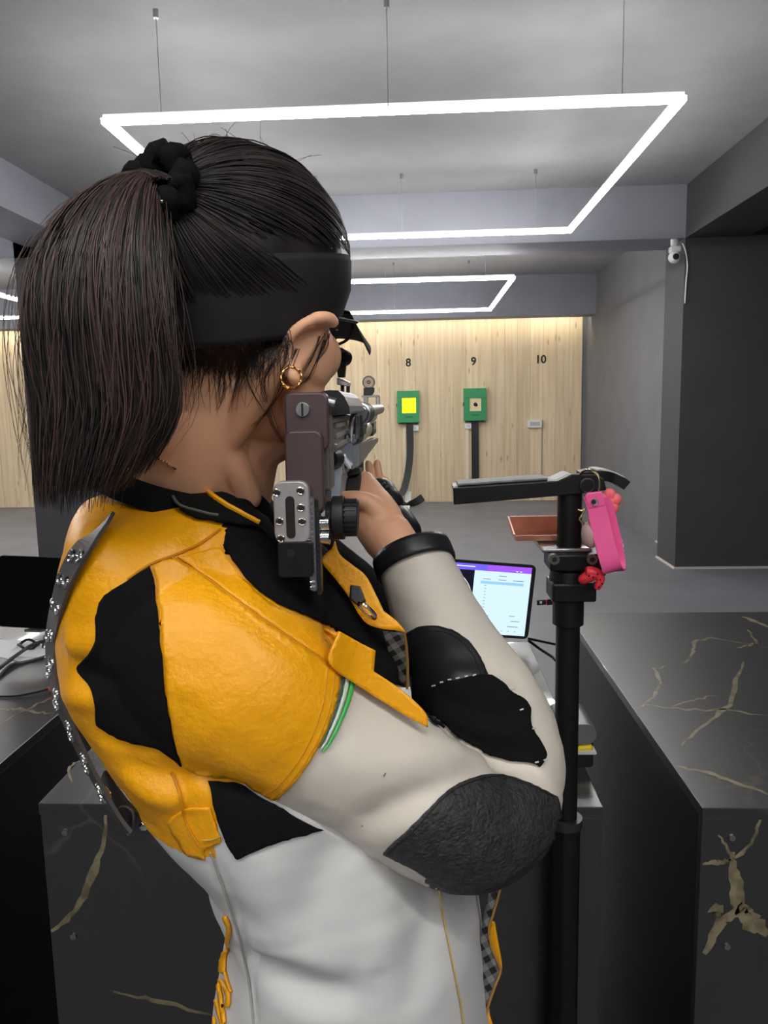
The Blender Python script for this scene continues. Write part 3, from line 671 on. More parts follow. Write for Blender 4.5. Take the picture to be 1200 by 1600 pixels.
def torso(mb, scale=1.0, n=56, rows=None, grow=0):
    q = catmull(rows or TOR, 5); R = []
    for (y, xl, xr_, dc, hd) in q:
        c = P((xl+xr_)/2, y, dc); hw = (xr_-xl)/2*pxr(dc)+grow; h = hd+grow
        def mk(c, hw):
            ring = []
            for j in range(n):
                a = 2*math.pi*j/n; ca, sa = math.cos(a), math.sin(a); e = .9
                ring.append(c+Vector((math.copysign(abs(ca)**e, ca)*hw, math.copysign(abs(sa)**e, sa)*h, 0)))
            return ring
        ring = mk(c, hw)
        if rows is None:            # fit the outline of the back and the front
            for _ in range(10):
                pr = [proj(p) for p in ring]; l = min(pr); r = max(pr)
                el = (l[0]-np.interp(l[1], XLT[:, 0], XLT[:, 1]))*l[2]/FPX; er = (r[0]-np.interp(r[1], XRT[:, 0], XRT[:, 1]))*r[2]/FPX
                c = c-Vector(((el+er)/2*.7, 0, 0)); hw += (el-er)/2*.7; ring = mk(c, hw)
            if scale != 1: ring = [c+(p-c)*scale for p in ring]
        R.append(ring)
    mb.rings(R)
R_UP = [(250, 1000, .615, 118), (310, 1010, .585, 150), (390, 1075, .575, 148), (478, 1146, .58, 121), (560, 1190, .59, 113), (650, 1238, .60, 112), (720, 1283, .612, 107), (778, 1276, .625, 90), (806, 1245, .64, 74)]
R_FO = [(806, 1250, .645, 72), (798, 1205, .66, 88), (770, 1140, .68, 98), (735, 1075, .70, 92), (705, 1015, .72, 77), (680, 960, .738, 68), (660, 910, .752, 62), (646, 872, .762, 59)]
L_UP = [(440, 900, .86, 100), (520, 950, .93, 90), (600, 1000, .99, 70), (660, 1015, 1.02, 58)]
L_FO = [(660, 1015, 1.02, 58), (648, 960, 1.06, 52), (632, 890, 1.10, 42), (622, 848, 1.125, 33), (616, 822, 1.14, 28)]
jb = MB(); torso(jb)
limb(jb, L_UP); limb(jb, L_FO)
sb_ = MB(); limb(sb_, R_UP); limb(sb_, R_FO, ends=False); limb(sb_, [(806, 1250, .645, 70), (800, 1210, .658, 82)])
# shoulder yoke over the right shoulder and the upper chest
limb(jb, [(300, 830, .64, 75), (345, 895, .605, 105), (385, 960, .60, 118)])
limb(jb, [(330, 820, .66, 70), (440, 900, .66, 80), (520, 985, .64, 70), (580, 1050, .63, 45)])
jme = remesh(jb, .0042, 9); sme = remesh(sb_, .0040, 7)
# folds: push the surface in or out along lines given on the jacket
def both():
    a, b = arr(jme), arr(sme); k = len(a)
    return BVHTree.FromPolygons([tuple(v) for v in a]+[tuple(v) for v in b], [tuple(p.vertices) for p in jme.polygons]+[tuple(i+k for i in p.vertices) for p in sme.polygons])
JB = both()
def cast(x, y, bv=None, maxd=3.0):
    r = ray(x, y); L_ = r.length; h = (bv or JB).ray_cast(CAM, r/L_, maxd)
    return h
def fold(me, lines):
    a = arr(me); n = normals(me); disp = np.zeros(len(a))
    for pts, w, amp in lines:
        q = catmull([(x, y, 0) for x, y in pts], 6); H = []
        for (x, y, _) in q:
            h = cast(x, y)
            if h[0] is not None: H.append(np.array(h[0]))
        if len(H) < 2: continue
        best = np.full(len(a), 9.0); tt = np.zeros(len(a))
        for i in range(len(H)-1):
            p, d = H[i], H[i+1]-H[i]; L2 = max(1e-12, d@d)
            if L2 > .02**2*9: continue
            t = np.clip(((a-p)@d)/L2, 0, 1); dist = np.linalg.norm(a-(p+t[:, None]*d), axis=1)
            m = dist < best; best[m] = dist[m]; tt[m] = (i+t[m])/(len(H)-1)
        env = np.sin(np.pi*np.clip(tt, .0, 1))**.5
        disp += amp*np.exp(-(best/w)**2)*np.where(best < 3*w, 1, 0)*(.25+.75*env)
    setarr(me, a+n*disp[:, None])
FOLDS = [
 ([(385, 1500), (430, 1520), (490, 1548), (560, 1552)], .014, -.010), ([(380, 1470), (450, 1485), (540, 1520)], .016, .005), ([(400, 1560), (480, 1585), (560, 1590)], .015, .004),
 ([(520, 1310), (500, 1380), (470, 1450)], .018, -.005), ([(560, 1330), (600, 1420), (585, 1520)], .02, .004), ([(680, 1400), (660, 1480), (640, 1580)], .018, -.005),
 ([(400, 1330), (420, 1400), (440, 1470)], .02, .005),
 ([(330, 1330), (372, 1430), (392, 1520), (398, 1600)], .006, -.003),
 ([(120, 1035), (150, 1060), (190, 1070)], .010, -.006), ([(105, 1000), (130, 1010), (165, 990)], .012, .006), ([(100, 1085), (140, 1090), (175, 1075)], .010, .006), ([(150, 1140), (190, 1165), (240, 1180)], .008, -.004),
 ([(190, 1190), (250, 1215), (310, 1215)], .008, -.005), ([(190, 1215), (250, 1250), (300, 1250)], .010, .004), ([(245, 1180), (280, 1230), (290, 1290)], .008, -.004),
 ([(330, 920), (430, 1000), (510, 1060)], .004, -.0016), ([(560, 1290), (640, 1250), (720, 1215), (780, 1205)], .013, -.007), ([(520, 1210), (600, 1190), (700, 1165)], .02, .004), ([(690, 1135), (760, 1170), (820, 1195)], .012, -.006),
 ([(420, 1240), (350, 1225), (300, 1200)], .008, -.005), ([(690, 1090), (740, 1110), (800, 1120)], .009, -.005), ([(680, 1120), (740, 1140), (810, 1150)], .009, .004), ([(700, 1055), (760, 1065), (800, 1090)], .008, .004),
 ([(300, 830), (340, 880), (345, 940)], .010, -.003)]
for m_ in (jme, sme): fold(m_, FOLDS)
# fine leather wrinkles as real relief
from mathutils import noise as mnoise
for m_ in (jme, sme):
    a = arr(m_); n = normals(m_)
    w = np.array([mnoise.noise(Vector(p)*38)+.6*mnoise.noise(Vector((p[0]*25, p[1]*25, p[2]*95))) for p in a])
    setarr(m_, a+n*(w*.0009)[:, None])
JB = both()
# base colour of each face by the panel it belongs to
def centers(me):
    c = np.empty(len(me.polygons)*3); me.polygons.foreach_get('center', c); c = c.reshape(-1, 3)
    return c, np.array([proj(Vector(p))[:2] for p in c])
def line_dist(pts, keys):
    q = catmull(keys, 3); best = np.full(len(pts), 9.0)
    for (x, y, d, r) in q:
        c = np.array(P(x, y, d)); best = np.minimum(best, np.linalg.norm(pts-c, axis=1)-r*pxr(d))
    return best
def in_poly(q, B):
    B = np.array(B, float); nb = len(B); c = np.zeros(len(q), bool); j = nb-1
    for i in range(nb):
        cond = ((B[i, 1] > q[:, 1]) != (B[j, 1] > q[:, 1])) & (q[:, 0] < (B[j, 0]-B[i, 0])*(q[:, 1]-B[i, 1])/(B[j, 1]-B[i, 1]+1e-12)+B[i, 0]); c ^= cond; j = i
    return c
pc, scr = centers(jme); dL = np.minimum(line_dist(pc, L_UP[1:]), line_dist(pc, L_FO))
mi = np.zeros(len(pc), int)                                # 0 yellow 1 white sleeve 2 white canvas 3 black
_h = cast(305, 1338); zlow = (_h[0].z if _h[0] is not None else P(305, 1338, .62).z)
mi[pc[:, 2] < zlow] = 2
near_flank = (scr[:, 1] > 1225+(scr[:, 0]-322)*.0) & (scr[:, 0] > 338) & (pc[:, 1] < P(400, 1300, .70).y)
mi[near_flank] = 2
chest = (scr[:, 0] > 350) & (scr[:, 1] < 858+(scr[:, 0]-345)*.70) & (scr[:, 1] < 1150) & (pc[:, 1] < .95)
mi[chest] = 3
mi[(pc[:, 0] > P(560, 1000, .68).x) & (pc[:, 2] > zlow+.03) & (pc[:, 1] < .92)] = 3
mi[(dL < .05) & (pc[:, 1] > .92)] = 1
jacket_o = link(jme.copy(), 'jacket', [M_YL, M_WL, M_WC, M_SUEDE], person)
jacket_o.data.polygons.foreach_set('material_index', mi.tolist())
jacket_o['label'] = 'yellow, white and black leather shooting jacket'
pc, scr = centers(sme); mi = np.ones(len(pc), int)
hemA, hemB = np.array((531, 1045)), np.array((432, 1254)); hd_ = hemB-hemA
side = (scr[:, 0]-hemA[0])*hd_[1]-(scr[:, 1]-hemA[1])*hd_[0]
mi[(side < 0) & (line_dist(pc, R_FO) > .02)] = 0
A0, A1 = np.array(P(*R_FO[-2][:3])), np.array(P(*R_FO[-1][:3])); ad_ = (A1-A0)/np.linalg.norm(A1-A0)
mi[(((pc-A1)@ad_) > -.006) & (np.linalg.norm(pc-A1, axis=1) < .05)] = 2
mi[in_poly(scr, [(612, 1334), (645, 1296), (704, 1242), (768, 1220), (815, 1230), (858, 1250), (868, 1275), (930, 1300), (900, 1420), (700, 1450), (660, 1366)])] = 3
mi[in_poly(scr, [(884, 1140), (930, 1140), (930, 1300), (877, 1296), (885, 1250), (887, 1190)])] = 3
sleeve_o = link(sme.copy(), 'sleeve', [M_YL, M_WL, M_SUEDE, M_GRIP], jacket_o, )
sleeve_o.data.polygons.foreach_set('material_index', mi.tolist()); sleeve_o['label'] = 'yellow topped white leather sleeve'
# ------------------------------------------------------------------ panels laid on the jacket
def patch(name, poly, m, parent=None, thick=.0016, lift=.0004, g=7, bv=None, smoothk=2, curve=4, jump=.03, label=None, depth=None, sharp=()):
    parent = parent or jacket_o; bv = bv or JB
    pts2 = []
    n = len(poly)
    for i in range(n):
        p0, p1, p2, p3 = (np.array(poly[(i+j) % n][:2], float) for j in (-1, 0, 1, 2))
        s1, s2 = len(poly[i]) > 2, len(poly[(i+1) % n]) > 2      # a third entry marks a hard corner
        if s1: p0 = 2*p1-p2
        if s2: p3 = 2*p2-p1
        L_ = np.linalg.norm(p2-p1); k = max(1, int(L_/g))
        for j in range(k):
            t = j/k; pts2.append(.5*(2*p1+(p2-p0)*t+(2*p0-5*p1+4*p2-p3)*t*t+(3*p1-p0-3*p2+p3)*t**3))
    B = np.array(pts2); nb = len(B)
    x0, y0 = B.min(0); x1, y1 = B.max(0)
    gx, gy = np.meshgrid(np.arange(x0, x1, g), np.arange(y0, y1, g)); G = np.stack([gx.ravel(), gy.ravel()], 1)
    def inside(q):
        c = np.zeros(len(q), bool); j = nb-1
        for i in range(nb):
            cond = ((B[i, 1] > q[:, 1]) != (B[j, 1] > q[:, 1])) & (q[:, 0] < (B[j, 0]-B[i, 0])*(q[:, 1]-B[i, 1])/(B[j, 1]-B[i, 1]+1e-12)+B[i, 0]); c ^= cond; j = i
        return c
    G = G[inside(G)]
    if len(G):
        dm = np.min(np.linalg.norm(G[:, None, :]-B[None, :, :], axis=2), axis=1); G = G[dm > g*.55]
    V2 = [Vector(p) for p in B]+[Vector(p) for p in G]
    r = delaunay_2d_cdt(V2, [(i, (i+1) % nb) for i in range(nb)], [], 1, 1e-4)
    vs, fs = r[0], r[2]
    pos, ok = [], []
    for p in vs:
        if depth is not None:
            pos.append(np.array(P(p.x, p.y, depth(p.x, p.y)))); ok.append(True); continue
        h = cast(p.x, p.y, bv)
        if h[0] is not None:
            pos.append(np.array(h[0]+h[1]*lift)); ok.append(True)
        else: pos.append(np.array(P(p.x, p.y, .7))); ok.append(False)
    pos = np.array(pos)
    fs = [f for f in fs if all(ok[i] for i in f) and max((np.linalg.norm(pos[f[i]]-pos[f[i-1]]) for i in range(len(f)))) < jump]
    adj = {}
    for f in fs:
        for i in range(len(f)): adj.setdefault(f[i], set()).add(f[i-1]); adj.setdefault(f[i-1], set()).add(f[i])
    used = sorted(adj); 
    for _ in range(smoothk if depth is None else 0):
        new = pos.copy()
        for i in used:
            new[i] = .6*pos[i]+.4*np.mean([pos[j] for j in adj[i]], axis=0)
        # keep the piece on the surface
        for i in used:
            if depth is None:
                h = bv.find_nearest(Vector(new[i]))
                if h[0] is not None: new[i] = np.array(h[0]+h[1]*lift)
        pos = new
    idx = {v: k for k, v in enumerate(used)}
    me = bpy.data.meshes.new(name); me.from_pydata([tuple(pos[i]) for i in used], [], [tuple(idx[i] for i in f) for f in fs])
    bm = bmesh.new(); bm.from_mesh(me); bmesh.ops.recalc_face_normals(bm, faces=bm.faces)
    tow = sum(1 if (f.normal.dot(CAM-f.calc_center_median()) > 0) else -1 for f in bm.faces)
    if tow < 0: bmesh.ops.reverse_faces(bm, faces=bm.faces)
    bm.to_mesh(me); bm.free()
    o = link(me, name, m, parent)
    s = o.modifiers.new('thick', 'SOLIDIFY'); s.thickness = thick; s.offset = 1; s.use_rim = True
    if label: o['label'] = label
    return o
def on_surface(pts, lift=.0008, bv=None, k=5):
    out = []
    for q in catmull([(x, y, 0) for x, y in pts], k):
        h = cast(q[0], q[1], bv)
        if h[0] is not None: out.append(h[0]+h[1]*lift)
    return out
def seam(name, pts, r, m, parent=None, lift=.0006, bv=None, k=6):
    path = on_surface(pts, lift, bv, k)
    if len(path) > 1: return MB().tube(path, r, 6).build(name, m, parent or jacket_o, smooth=True)
H = 1
# sleeve cap
patch('sleeve_cap', [(236, 884, H), (272, 872), (330, 910), (420, 976), (500, 1030), (531, 1050, H), (524, 1100), (502, 1160), (470, 1212), (432, 1252, H), (400, 1236), (375, 1220), (345, 1218), (310, 1212), (287, 1198, H), (274, 1155), (262, 1090), (252, 980), (243, 905)], M_YL, thick=.0022, g=8, label='yellow leather sleeve cap')
patch('back_panel', [(236, 882, H), (197, 907), (160, 933), (150, 965), (149, 1000), (133, 1025), (119, 1042), (128, 1060), (142, 1078), (149, 1100), (151, 1132, H), (180, 1150), (215, 1162), (242, 1167), (265, 1182), (288, 1198, H), (275, 1155), (263, 1090), (252, 980), (243, 905)], M_SUEDE, lift=.0008, thick=.0016, g=7, label='black suede panel behind the armhole')
patch('butt_patch', [(345, 852, H), (385, 846), (430, 862), (480, 885), (530, 930), (570, 985), (583, 1020, H), (530, 987), (475, 965), (420, 940), (383, 906)], M_SUEDE, lift=.0012, thick=.0018, label='black suede pad under the rifle butt')
patch('lapel', [(272, 870, H), (345, 853, H), (383, 907), (420, 941), (475, 966), (530, 988), (545, 995, H), (530, 1046, H), (500, 1031), (420, 977), (330, 911)], M_YL, lift=.0006, thick=.0016, jump=.03)
patch('side_panel', [(322, 1217, H), (350, 1219), (378, 1222), (405, 1242), (437, 1258), (470, 1278), (508, 1297, H), (450, 1312), (405, 1328), (372, 1345, H), (352, 1315), (336, 1270)], M_SUEDE, lift=.0008, label='black suede panel under the arm', jump=.05)
patch('back_hem', [(258, 1284, H), (285, 1262), (315, 1258), (330, 1258, H), (350, 1316, H), (336, 1323), (319, 1326, H), (325, 1346, H), (305, 1342), (286, 1334, H)], M_YL, lift=.0003, thick=.0009)
patch('elbow_patch', [(596, 1330, H), (640, 1289), (700, 1233), (735, 1216), (768, 1211), (815, 1222), (867, 1243, H), (874, 1272), (869, 1302, H), (834, 1340), (795, 1369), (757, 1388), (722, 1394, H), (690, 1385), (650, 1357)], M_GRIP, lift=.001, thick=.0024, g=6, label='grey pebbled rubber elbow patch', jump=.05)
patch('forearm_patch', [(634, 990, H), (655, 979), (680, 977), (708, 985), (738, 1008), (757, 1040), (768, 1066, H), (730, 1080), (690, 1085), (660, 1105), (640, 1090, H)], M_BLEATHER, lift=.001, thick=.002, g=6, label='smooth black leather forearm patch', jump=.035)
patch('elbow_fold_patch', [(655, 1110, H), (665, 1085), (690, 1068), (725, 1058), (762, 1055), (785, 1068), (800, 1082), (818, 1092), (828, 1108), (829, 1135), (843, 1158), (853, 1180), (842, 1203, H), (836, 1196, H), (800, 1192), (765, 1182), (720, 1158), (672, 1133, H)], M_SUEDE, lift=.0016, thick=.002, g=6, label='black suede patch in the crook of the elbow', jump=.035)
# stitched edges and seams
M_STITCH = mat('white_stitch', (200, 200, 196), .8); M_SEAMY = mat('dark_yellow_seam', (206, 138, 4), .6); M_GOLDTH = mat('gold_thread', (196, 160, 70), .6)
seam('hem_seam', [(519, 1052), (512, 1105), (490, 1165), (455, 1218), (422, 1248)], .0007, M_SEAMY, lift=.0024)
seam('hem_seam', [(508, 1048), (500, 1105), (478, 1165), (444, 1215), (412, 1242)], .0007, M_SEAMY, lift=.0024)
seam('shoulder_seam', [(200, 905), (236, 882), (272, 868), (312, 850), (345, 828)], .0009, M_SEAMY, lift=.0016)
seam('sleeve_seam', [(268, 872), (330, 911), (420, 977), (500, 1031), (535, 1052)], .001, M_SEAMY, lift=.0020)
seam('back_seam', [(268, 1205), (282, 1240), (292, 1280), (315, 1322)], .0008, M_SEAMY, lift=.002)
seam('hem_stitch', [(318, 1310), (333, 1309), (347, 1303)], .0006, M_GOLDTH, lift=.0022)
seam('front_seam', [(682, 1385), (694, 1450), (706, 1510), (716, 1560), (722, 1600)], .0006, M_GOLDTH, lift=.0016)
seam('flank_seam', [(330, 1330), (368, 1440), (388, 1520), (398, 1600)], .0008, mat('grey_thread', (160, 158, 150), .7), lift=.0014)
for e in ([(606, 1328), (645, 1294), (704, 1239), (768, 1217), (815, 1228), (860, 1246)],): seam('patch_stitch', e, .0006, M_INK, lift=.0034)
seam('forearm_stitch', [(645, 997), (680, 988), (712, 998), (738, 1025), (752, 1060)], .0006, M_INK, lift=.003)
for (x, y) in ((682, 1072), (694, 1067), (706, 1062), (718, 1060), (730, 1058), (742, 1057), (797, 1080), (812, 1110), (830, 1140), (848, 1188), (836, 1192)):
    q = on_surface([(x-2.4, y+.5), (x+2.4, y-.5)], .0042, k=1)
    if len(q) > 1: MB().tube(q, .0007, 6).build('stitch', M_STITCH, jacket_o)
M_GREEN2 = mat('green_tape', (70, 190, 90), .5); M_PALEG = mat('pale_green_tape', (205, 228, 212), .5); M_DGREEN = mat('dark_green_tape', (52, 84, 66), .6)
H_=1
def tape(name, off0, off1, m, lf):
    e = [(531, 1050), (526, 1085), (516, 1120), (502, 1155), (494, 1168)]
    def sh(p, o, k): return (p[0]+o*(1-.55*k), p[1]+o*.3)
    off0, off1 = off0*1.25, off1*1.25
    a = [sh(p, off0, i/4) for i, p in enumerate(e)]; b = [sh(p, off1, i/4) for i, p in enumerate(e)]
    patch(name, [(*a[0], H)]+a[1:-1]+[(*a[-1], H), (*b[-1], H)]+b[1:-1][::-1]+[(*b[0], H)], m, lift=lf, thick=.0008, g=3.5)
tape('dark_tape', 0, 4, M_DGREEN, .0022); tape('pale_tape', 4, 11, M_PALEG, .0022); tape('green_tape', 11, 19, M_GREEN2, .0024)
# scuffs on the sleeve
for (x, y, dx, dy) in ((598, 1212, 3, -5), (565, 1289, 2, -1)):
    q = on_surface([(x, y), (x+dx, y+dy)], .0017, k=2); MB().tube(q, .0005, 5).build('scuff', mat('scuff_grey', (120, 116, 108), .8), jacket_o)
# cuff
def cuff(name, keys, m, r):
    mb = MB(); (x, y, d, rr_), (x2, y2, d2, rr2) = keys
    A, B = P(x, y, d), P(x2, y2, d2); ax = _n(B-A)
    U = _n(Vector((1, 0, 0))-ax*ax.x); V = ax.cross(U); Rr = []
    prof = [(0, .99), (.0, 1.025), (.2, 1.04), (.8, 1.035), (1, 1.02), (1, .95), (.2, .94)]
    for (t, s) in prof: Rr.append([A+(B-A)*t+(U*math.cos(2*math.pi*j/40)+V*math.sin(2*math.pi*j/40))*(rr_*pxr(d)*s) for j in range(40)])
    mb.rings(Rr, cap=False); return mb.build(name, m, jacket_o, smooth=True, auto=False)
cuff('cuff', [(652, 890, .755, 62), (642, 862, .764, 60)], M_BLEATHER, 1)
# ------------------------------------------------------------------ collar
def collar_ring(cx, cy, d, rx, ry, tilt, k=48):
    c = P(cx, cy, d); out = []
    for j in range(k):
        a = 2*math.pi*j/k; out.append(c+Vector((math.cos(a)*rx, math.sin(a)*ry, -tilt*math.cos(a))))
    return out
cr_lo = collar_ring(288, 782, .645, .074, .074, .021); cr_mid = collar_ring(286, 764, .645, .069, .068, .020); cr_hi = collar_ring(284, 747, .645, .063, .062, .018); cr_in = collar_ring(284, 749, .645, .057, .056, .018); cr_dn = collar_ring(286, 785, .645, .054, .054, .02)
MB().rings([cr_dn, cr_in, cr_hi, cr_mid, cr_lo], cap=False).build('collar', M_SUEDE, jacket_o, smooth=True, auto=False)
JC = JB
patch('collar_flap', [(264, 748, H), (300, 752), (345, 775), (392, 800), (430, 840), (440, 870, H), (415, 848), (395, 832), (360, 828), (330, 822), (296, 815), (276, 800), (266, 775)], M_SUEDE, lift=.003, thick=.003, g=6, jump=.05, smoothk=4)
seam('collar_piping', [(300, 764), (330, 785), (365, 808), (398, 826)], .0022, M_YL, lift=.0066)
seam('collar_fuzz', [(270, 785), (282, 800), (310, 808), (340, 814)], .0012, mat('grey_fuzz', (96, 98, 88), .9), lift=.0062)
# ------------------------------------------------------------------ open front: far flap, lining, ring buckle
def dl(p0, d0, p1, d1):   # depth running linearly between two pixels
    (ax, ay), (bx_, by_) = p0, p1; L2 = (bx_-ax)**2+(by_-ay)**2
    return lambda x, y: d0+(d1-d0)*max(-.3, min(1.3, ((x-ax)*(bx_-ax)+(y-ay)*(by_-ay))/L2))
fd = dl((525, 850), .618, (630, 990), .602)
fl_o = patch('front_flap', [(524, 846, H), (531, 866), (550, 882), (572, 900), (588, 930), (600, 955, H), (622, 972), (634, 988, H), (620, 985), (600, 983), (575, 975), (560, 958, H), (545, 932), (525, 905), (508, 885), (502, 874, H), (512, 864), (519, 858)], M_YL, depth=fd, thick=.003, g=6)
patch('flap_slot', [(548, 914, H), (563, 916, H), (572, 940, H), (560, 946), (546, 936, H)], M_BLEATHER, depth=lambda x, y: fd(x, y)-.0045, thick=.0012, g=4)
c = P(574, 954, .5955); M_rim = M_CHROME
mb = MB(); ax1, ax2 = _n(P(588, 966, .602)-P(560, 941, .602)), _n(P(578, 945, .59)-P(568, 960, .61))
mb.tube([c+(ax1*math.cos(t_)*.0085+ax2*math.sin(t_)*.0055) for t_ in [2*math.pi*i/28 for i in range(28)]], .0016, 8, closed=True); mb.build('ring_buckle', M_CHROME, jacket_o, smooth=True)
patch('lining', [(500, 880, H), (545, 940), (575, 978), (600, 985), (630, 990, H), (636, 1030), (637, 1075, H), (610, 1065), (585, 1040), (560, 1000), (520, 950)], M_SUEDE, depth=dl((525, 900), .735, (635, 1050), .685), thick=.002, g=7)
M_PLAID = mat('grey_plaid', (60, 60, 62), .8)
def plaid():
    N, L = M_PLAID.node_tree.nodes, M_PLAID.node_tree.links; b = N['Principled BSDF']
    tc = N.new('ShaderNodeTexCoord'); mp = N.new('ShaderNodeMapping'); mp.inputs['Rotation'].default_value = (0, .5, 0); mp.inputs['Scale'].default_value = (95, 95, 95); L.new(tc.outputs['Object'], mp.inputs[0])
    sp = N.new('ShaderNodeSeparateXYZ'); L.new(mp.outputs[0], sp.inputs[0]); outs = []
    for ch in (0, 2):
        f = N.new('ShaderNodeMath'); f.operation = 'FRACT'; L.new(sp.outputs[ch], f.inputs[0])
        g = N.new('ShaderNodeMath'); g.operation = 'GREATER_THAN'; g.inputs[1].default_value = .5; L.new(f.outputs[0], g.inputs[0]); outs.append(g)
    ad = N.new('ShaderNodeMath'); ad.operation = 'ADD'; L.new(outs[0].outputs[0], ad.inputs[0]); L.new(outs[1].outputs[0], ad.inputs[1])
    dv = N.new('ShaderNodeMath'); dv.operation = 'MULTIPLY'; dv.inputs[1].default_value = .5; L.new(ad.outputs[0], dv.inputs[0])
    mx = N.new('ShaderNodeMix'); mx.data_type = 'RGBA'; mx.inputs[6].default_value = srgb(22, 22, 24); mx.inputs[7].default_value = srgb(128, 128, 126); L.new(dv.outputs[0], mx.inputs[0]); L.new(mx.outputs[2], b.inputs['Base Color'])
plaid()
patch('plaid_lining', [(598, 985, H), (632, 990, H), (636, 1030), (637, 1076, H), (622, 1060), (610, 1030)], M_PLAID, depth=dl((610, 985), .612, (635, 1075), .645), thick=.001, g=6)
MB().tube([P(x, y, d) for x, y, d in [tuple(q) for q in catmull([(631, 986, .603), (635, 1010, .615), (637, 1045, .63), (636, 1076, .64)], 5)]], .0012, 6).build('flap_edge', mat('tan_edge', (170, 126, 60), .7), jacket_o, smooth=True)
# right lapel tail lying over the sleeve
def tail_d(x, y):
    t = (x-545)/124; yy = 1062+t*80
    h = cast(x, yy+14); return (proj(h[0])[2] if h[0] is not None else .56)-.0025
patch('lapel_tail', [(528, 986, H), (556, 1001), (586, 1016, H), (583, 1048, H), (625, 1076), (655, 1102), (667, 1118), (669, 1136, H), (640, 1121), (600, 1097), (560, 1072), (528, 1052, H), (512, 1030)], M_YL, depth=tail_d, thick=.002, g=6)
# lower front edge with plaid lining and yellow facing
fe = dl((770, 1390), .66, (760, 1600), .655)
patch('front_lining', [(768, 1375, H), (782, 1376, H), (772, 1420), (764, 1448), (768, 1480), (778, 1508), (780, 1525), (768, 1555), (755, 1600, H), (736, 1600, H), (738, 1565), (745, 1510), (754, 1440)], M_PLAID, depth=lambda x, y: fe(x, y), thick=.0016, g=6)
MB().tube([P(x, y, fe(x, y)-.002) for x, y, _ in [tuple(q) for q in catmull([(786, 1368, 0), (780, 1395, 0), (770, 1430, 0), (764, 1450, 0), (768, 1480, 0), (779, 1505, 0), (782, 1518, 0), (772, 1545, 0), (762, 1575, 0), (756, 1605, 0)], 5)]], .0011, 6).build('front_edge', mat('tan_edge', (170, 126, 60)), jacket_o, smooth=True)
patch('front_facing', [(768, 1438, H), (773, 1440, H), (778, 1470), (784, 1505), (782, 1520, H), (772, 1490), (763, 1465)], M_YL, depth=lambda x, y: fe(x, y)+.008, thick=.002, g=4)
patch('front_facing', [(762, 1575, H), (770, 1600, H), (776, 1640, H), (750, 1640, H)], M_YL, depth=lambda x, y: fe(x, y)+.006, thick=.002, g=5)
# raised yellow lettering curving down the back hem
def stroke(pts, w):
    L_, R_ = [], []
    q = catmull([(x, y, 0) for x, y in pts], 4)
    for i in range(len(q)):
        d = q[min(i+1, len(q)-1)]-q[max(i-1, 0)]; d = d/np.linalg.norm(d); s = np.array((-d[1], d[0]))*w
        L_.append((q[i][0]+s[0], q[i][1]+s[1], H)); R_.append((q[i][0]-s[0], q[i][1]-s[1], H))
    return L_+R_[::-1]
for pts, w_ in (([(353, 1428), (360, 1446), (359, 1465), (354, 1490)], 3.6), ([(354, 1478), (351, 1500), (350, 1522)], 5), ([(354, 1516), (359, 1535), (365, 1550)], 1.6),
                ([(346, 1530), (352, 1538), (359, 1552), (360, 1566), (356, 1574)], 3.8), ([(344, 1532), (346, 1548), (350, 1575), (354, 1600)], 3.4), ([(340, 1560), (345, 1580), (352, 1604)], 3), ([(338, 1586), (338, 1604)], 2.6)):
    patch('letter_stroke', stroke(pts, w_), M_YL, lift=.0008, thick=.0022, g=4, curve=1)
# ------------------------------------------------------------------ back strap with eyelets
sp_px = [(166, 817), (142, 842), (117, 876), (99, 914), (88, 955), (81, 1000), (82, 1050), (94, 1100), (116, 1150), (140, 1200), (164, 1245), (186, 1280), (202, 1300)]
sq = catmull([(x, y, 0) for x, y in sp_px], 6); path, wds = [], []
dd = []
for i, q in enumerate(sq):
    t_ = i/(len(sq)-1); h = cast(q[0], q[1]); d = proj(h[0])[2]-.006 if h[0] is not None else .60
    dd.append(min(d, .60) if t_ < .62 else .600)
for _ in range(12): dd = [dd[0]]+[(dd[i-1]+2*dd[i]+dd[i+1])/4 for i in range(1, len(dd)-1)]+[dd[-1]]
for i, q in enumerate(sq):
    path.append(P(q[0], q[1], dd[i])); h = JB.find_nearest(path[-1]); t_ = i/(len(sq)-1)
    wds.append(_n(Vector((-.72, -.62, .35*(1-2*t_)))))
wv = []
for i in range(len(path)):
    t_ = _n(path[min(i+1, len(path)-1)]-path[max(0, i-1)]); wv.append(_n(t_.cross(wds[i])))
strap = ribbon(path, wv, .0125, .0014).build('back_strap', M_GREYL, jacket_o, smooth=False, label='grey leather strap with metal eyelets down the back')
for i in range(10, len(path)-14, 6):
    for s in (-.0055, .0055):
        j = i+(2 if s > 0 else 0)
        c = path[j]+wv[j]*s; nn = _n(_n(path[j+1]-path[j-1]).cross(wv[j])); nn = nn if nn.dot(wds[j]) > 0 else -nn
        MB().ring(c+nn*.0018, nn, .0040, .0013, 18, 6).build('eyelet', M_CHROME, strap, smooth=True)
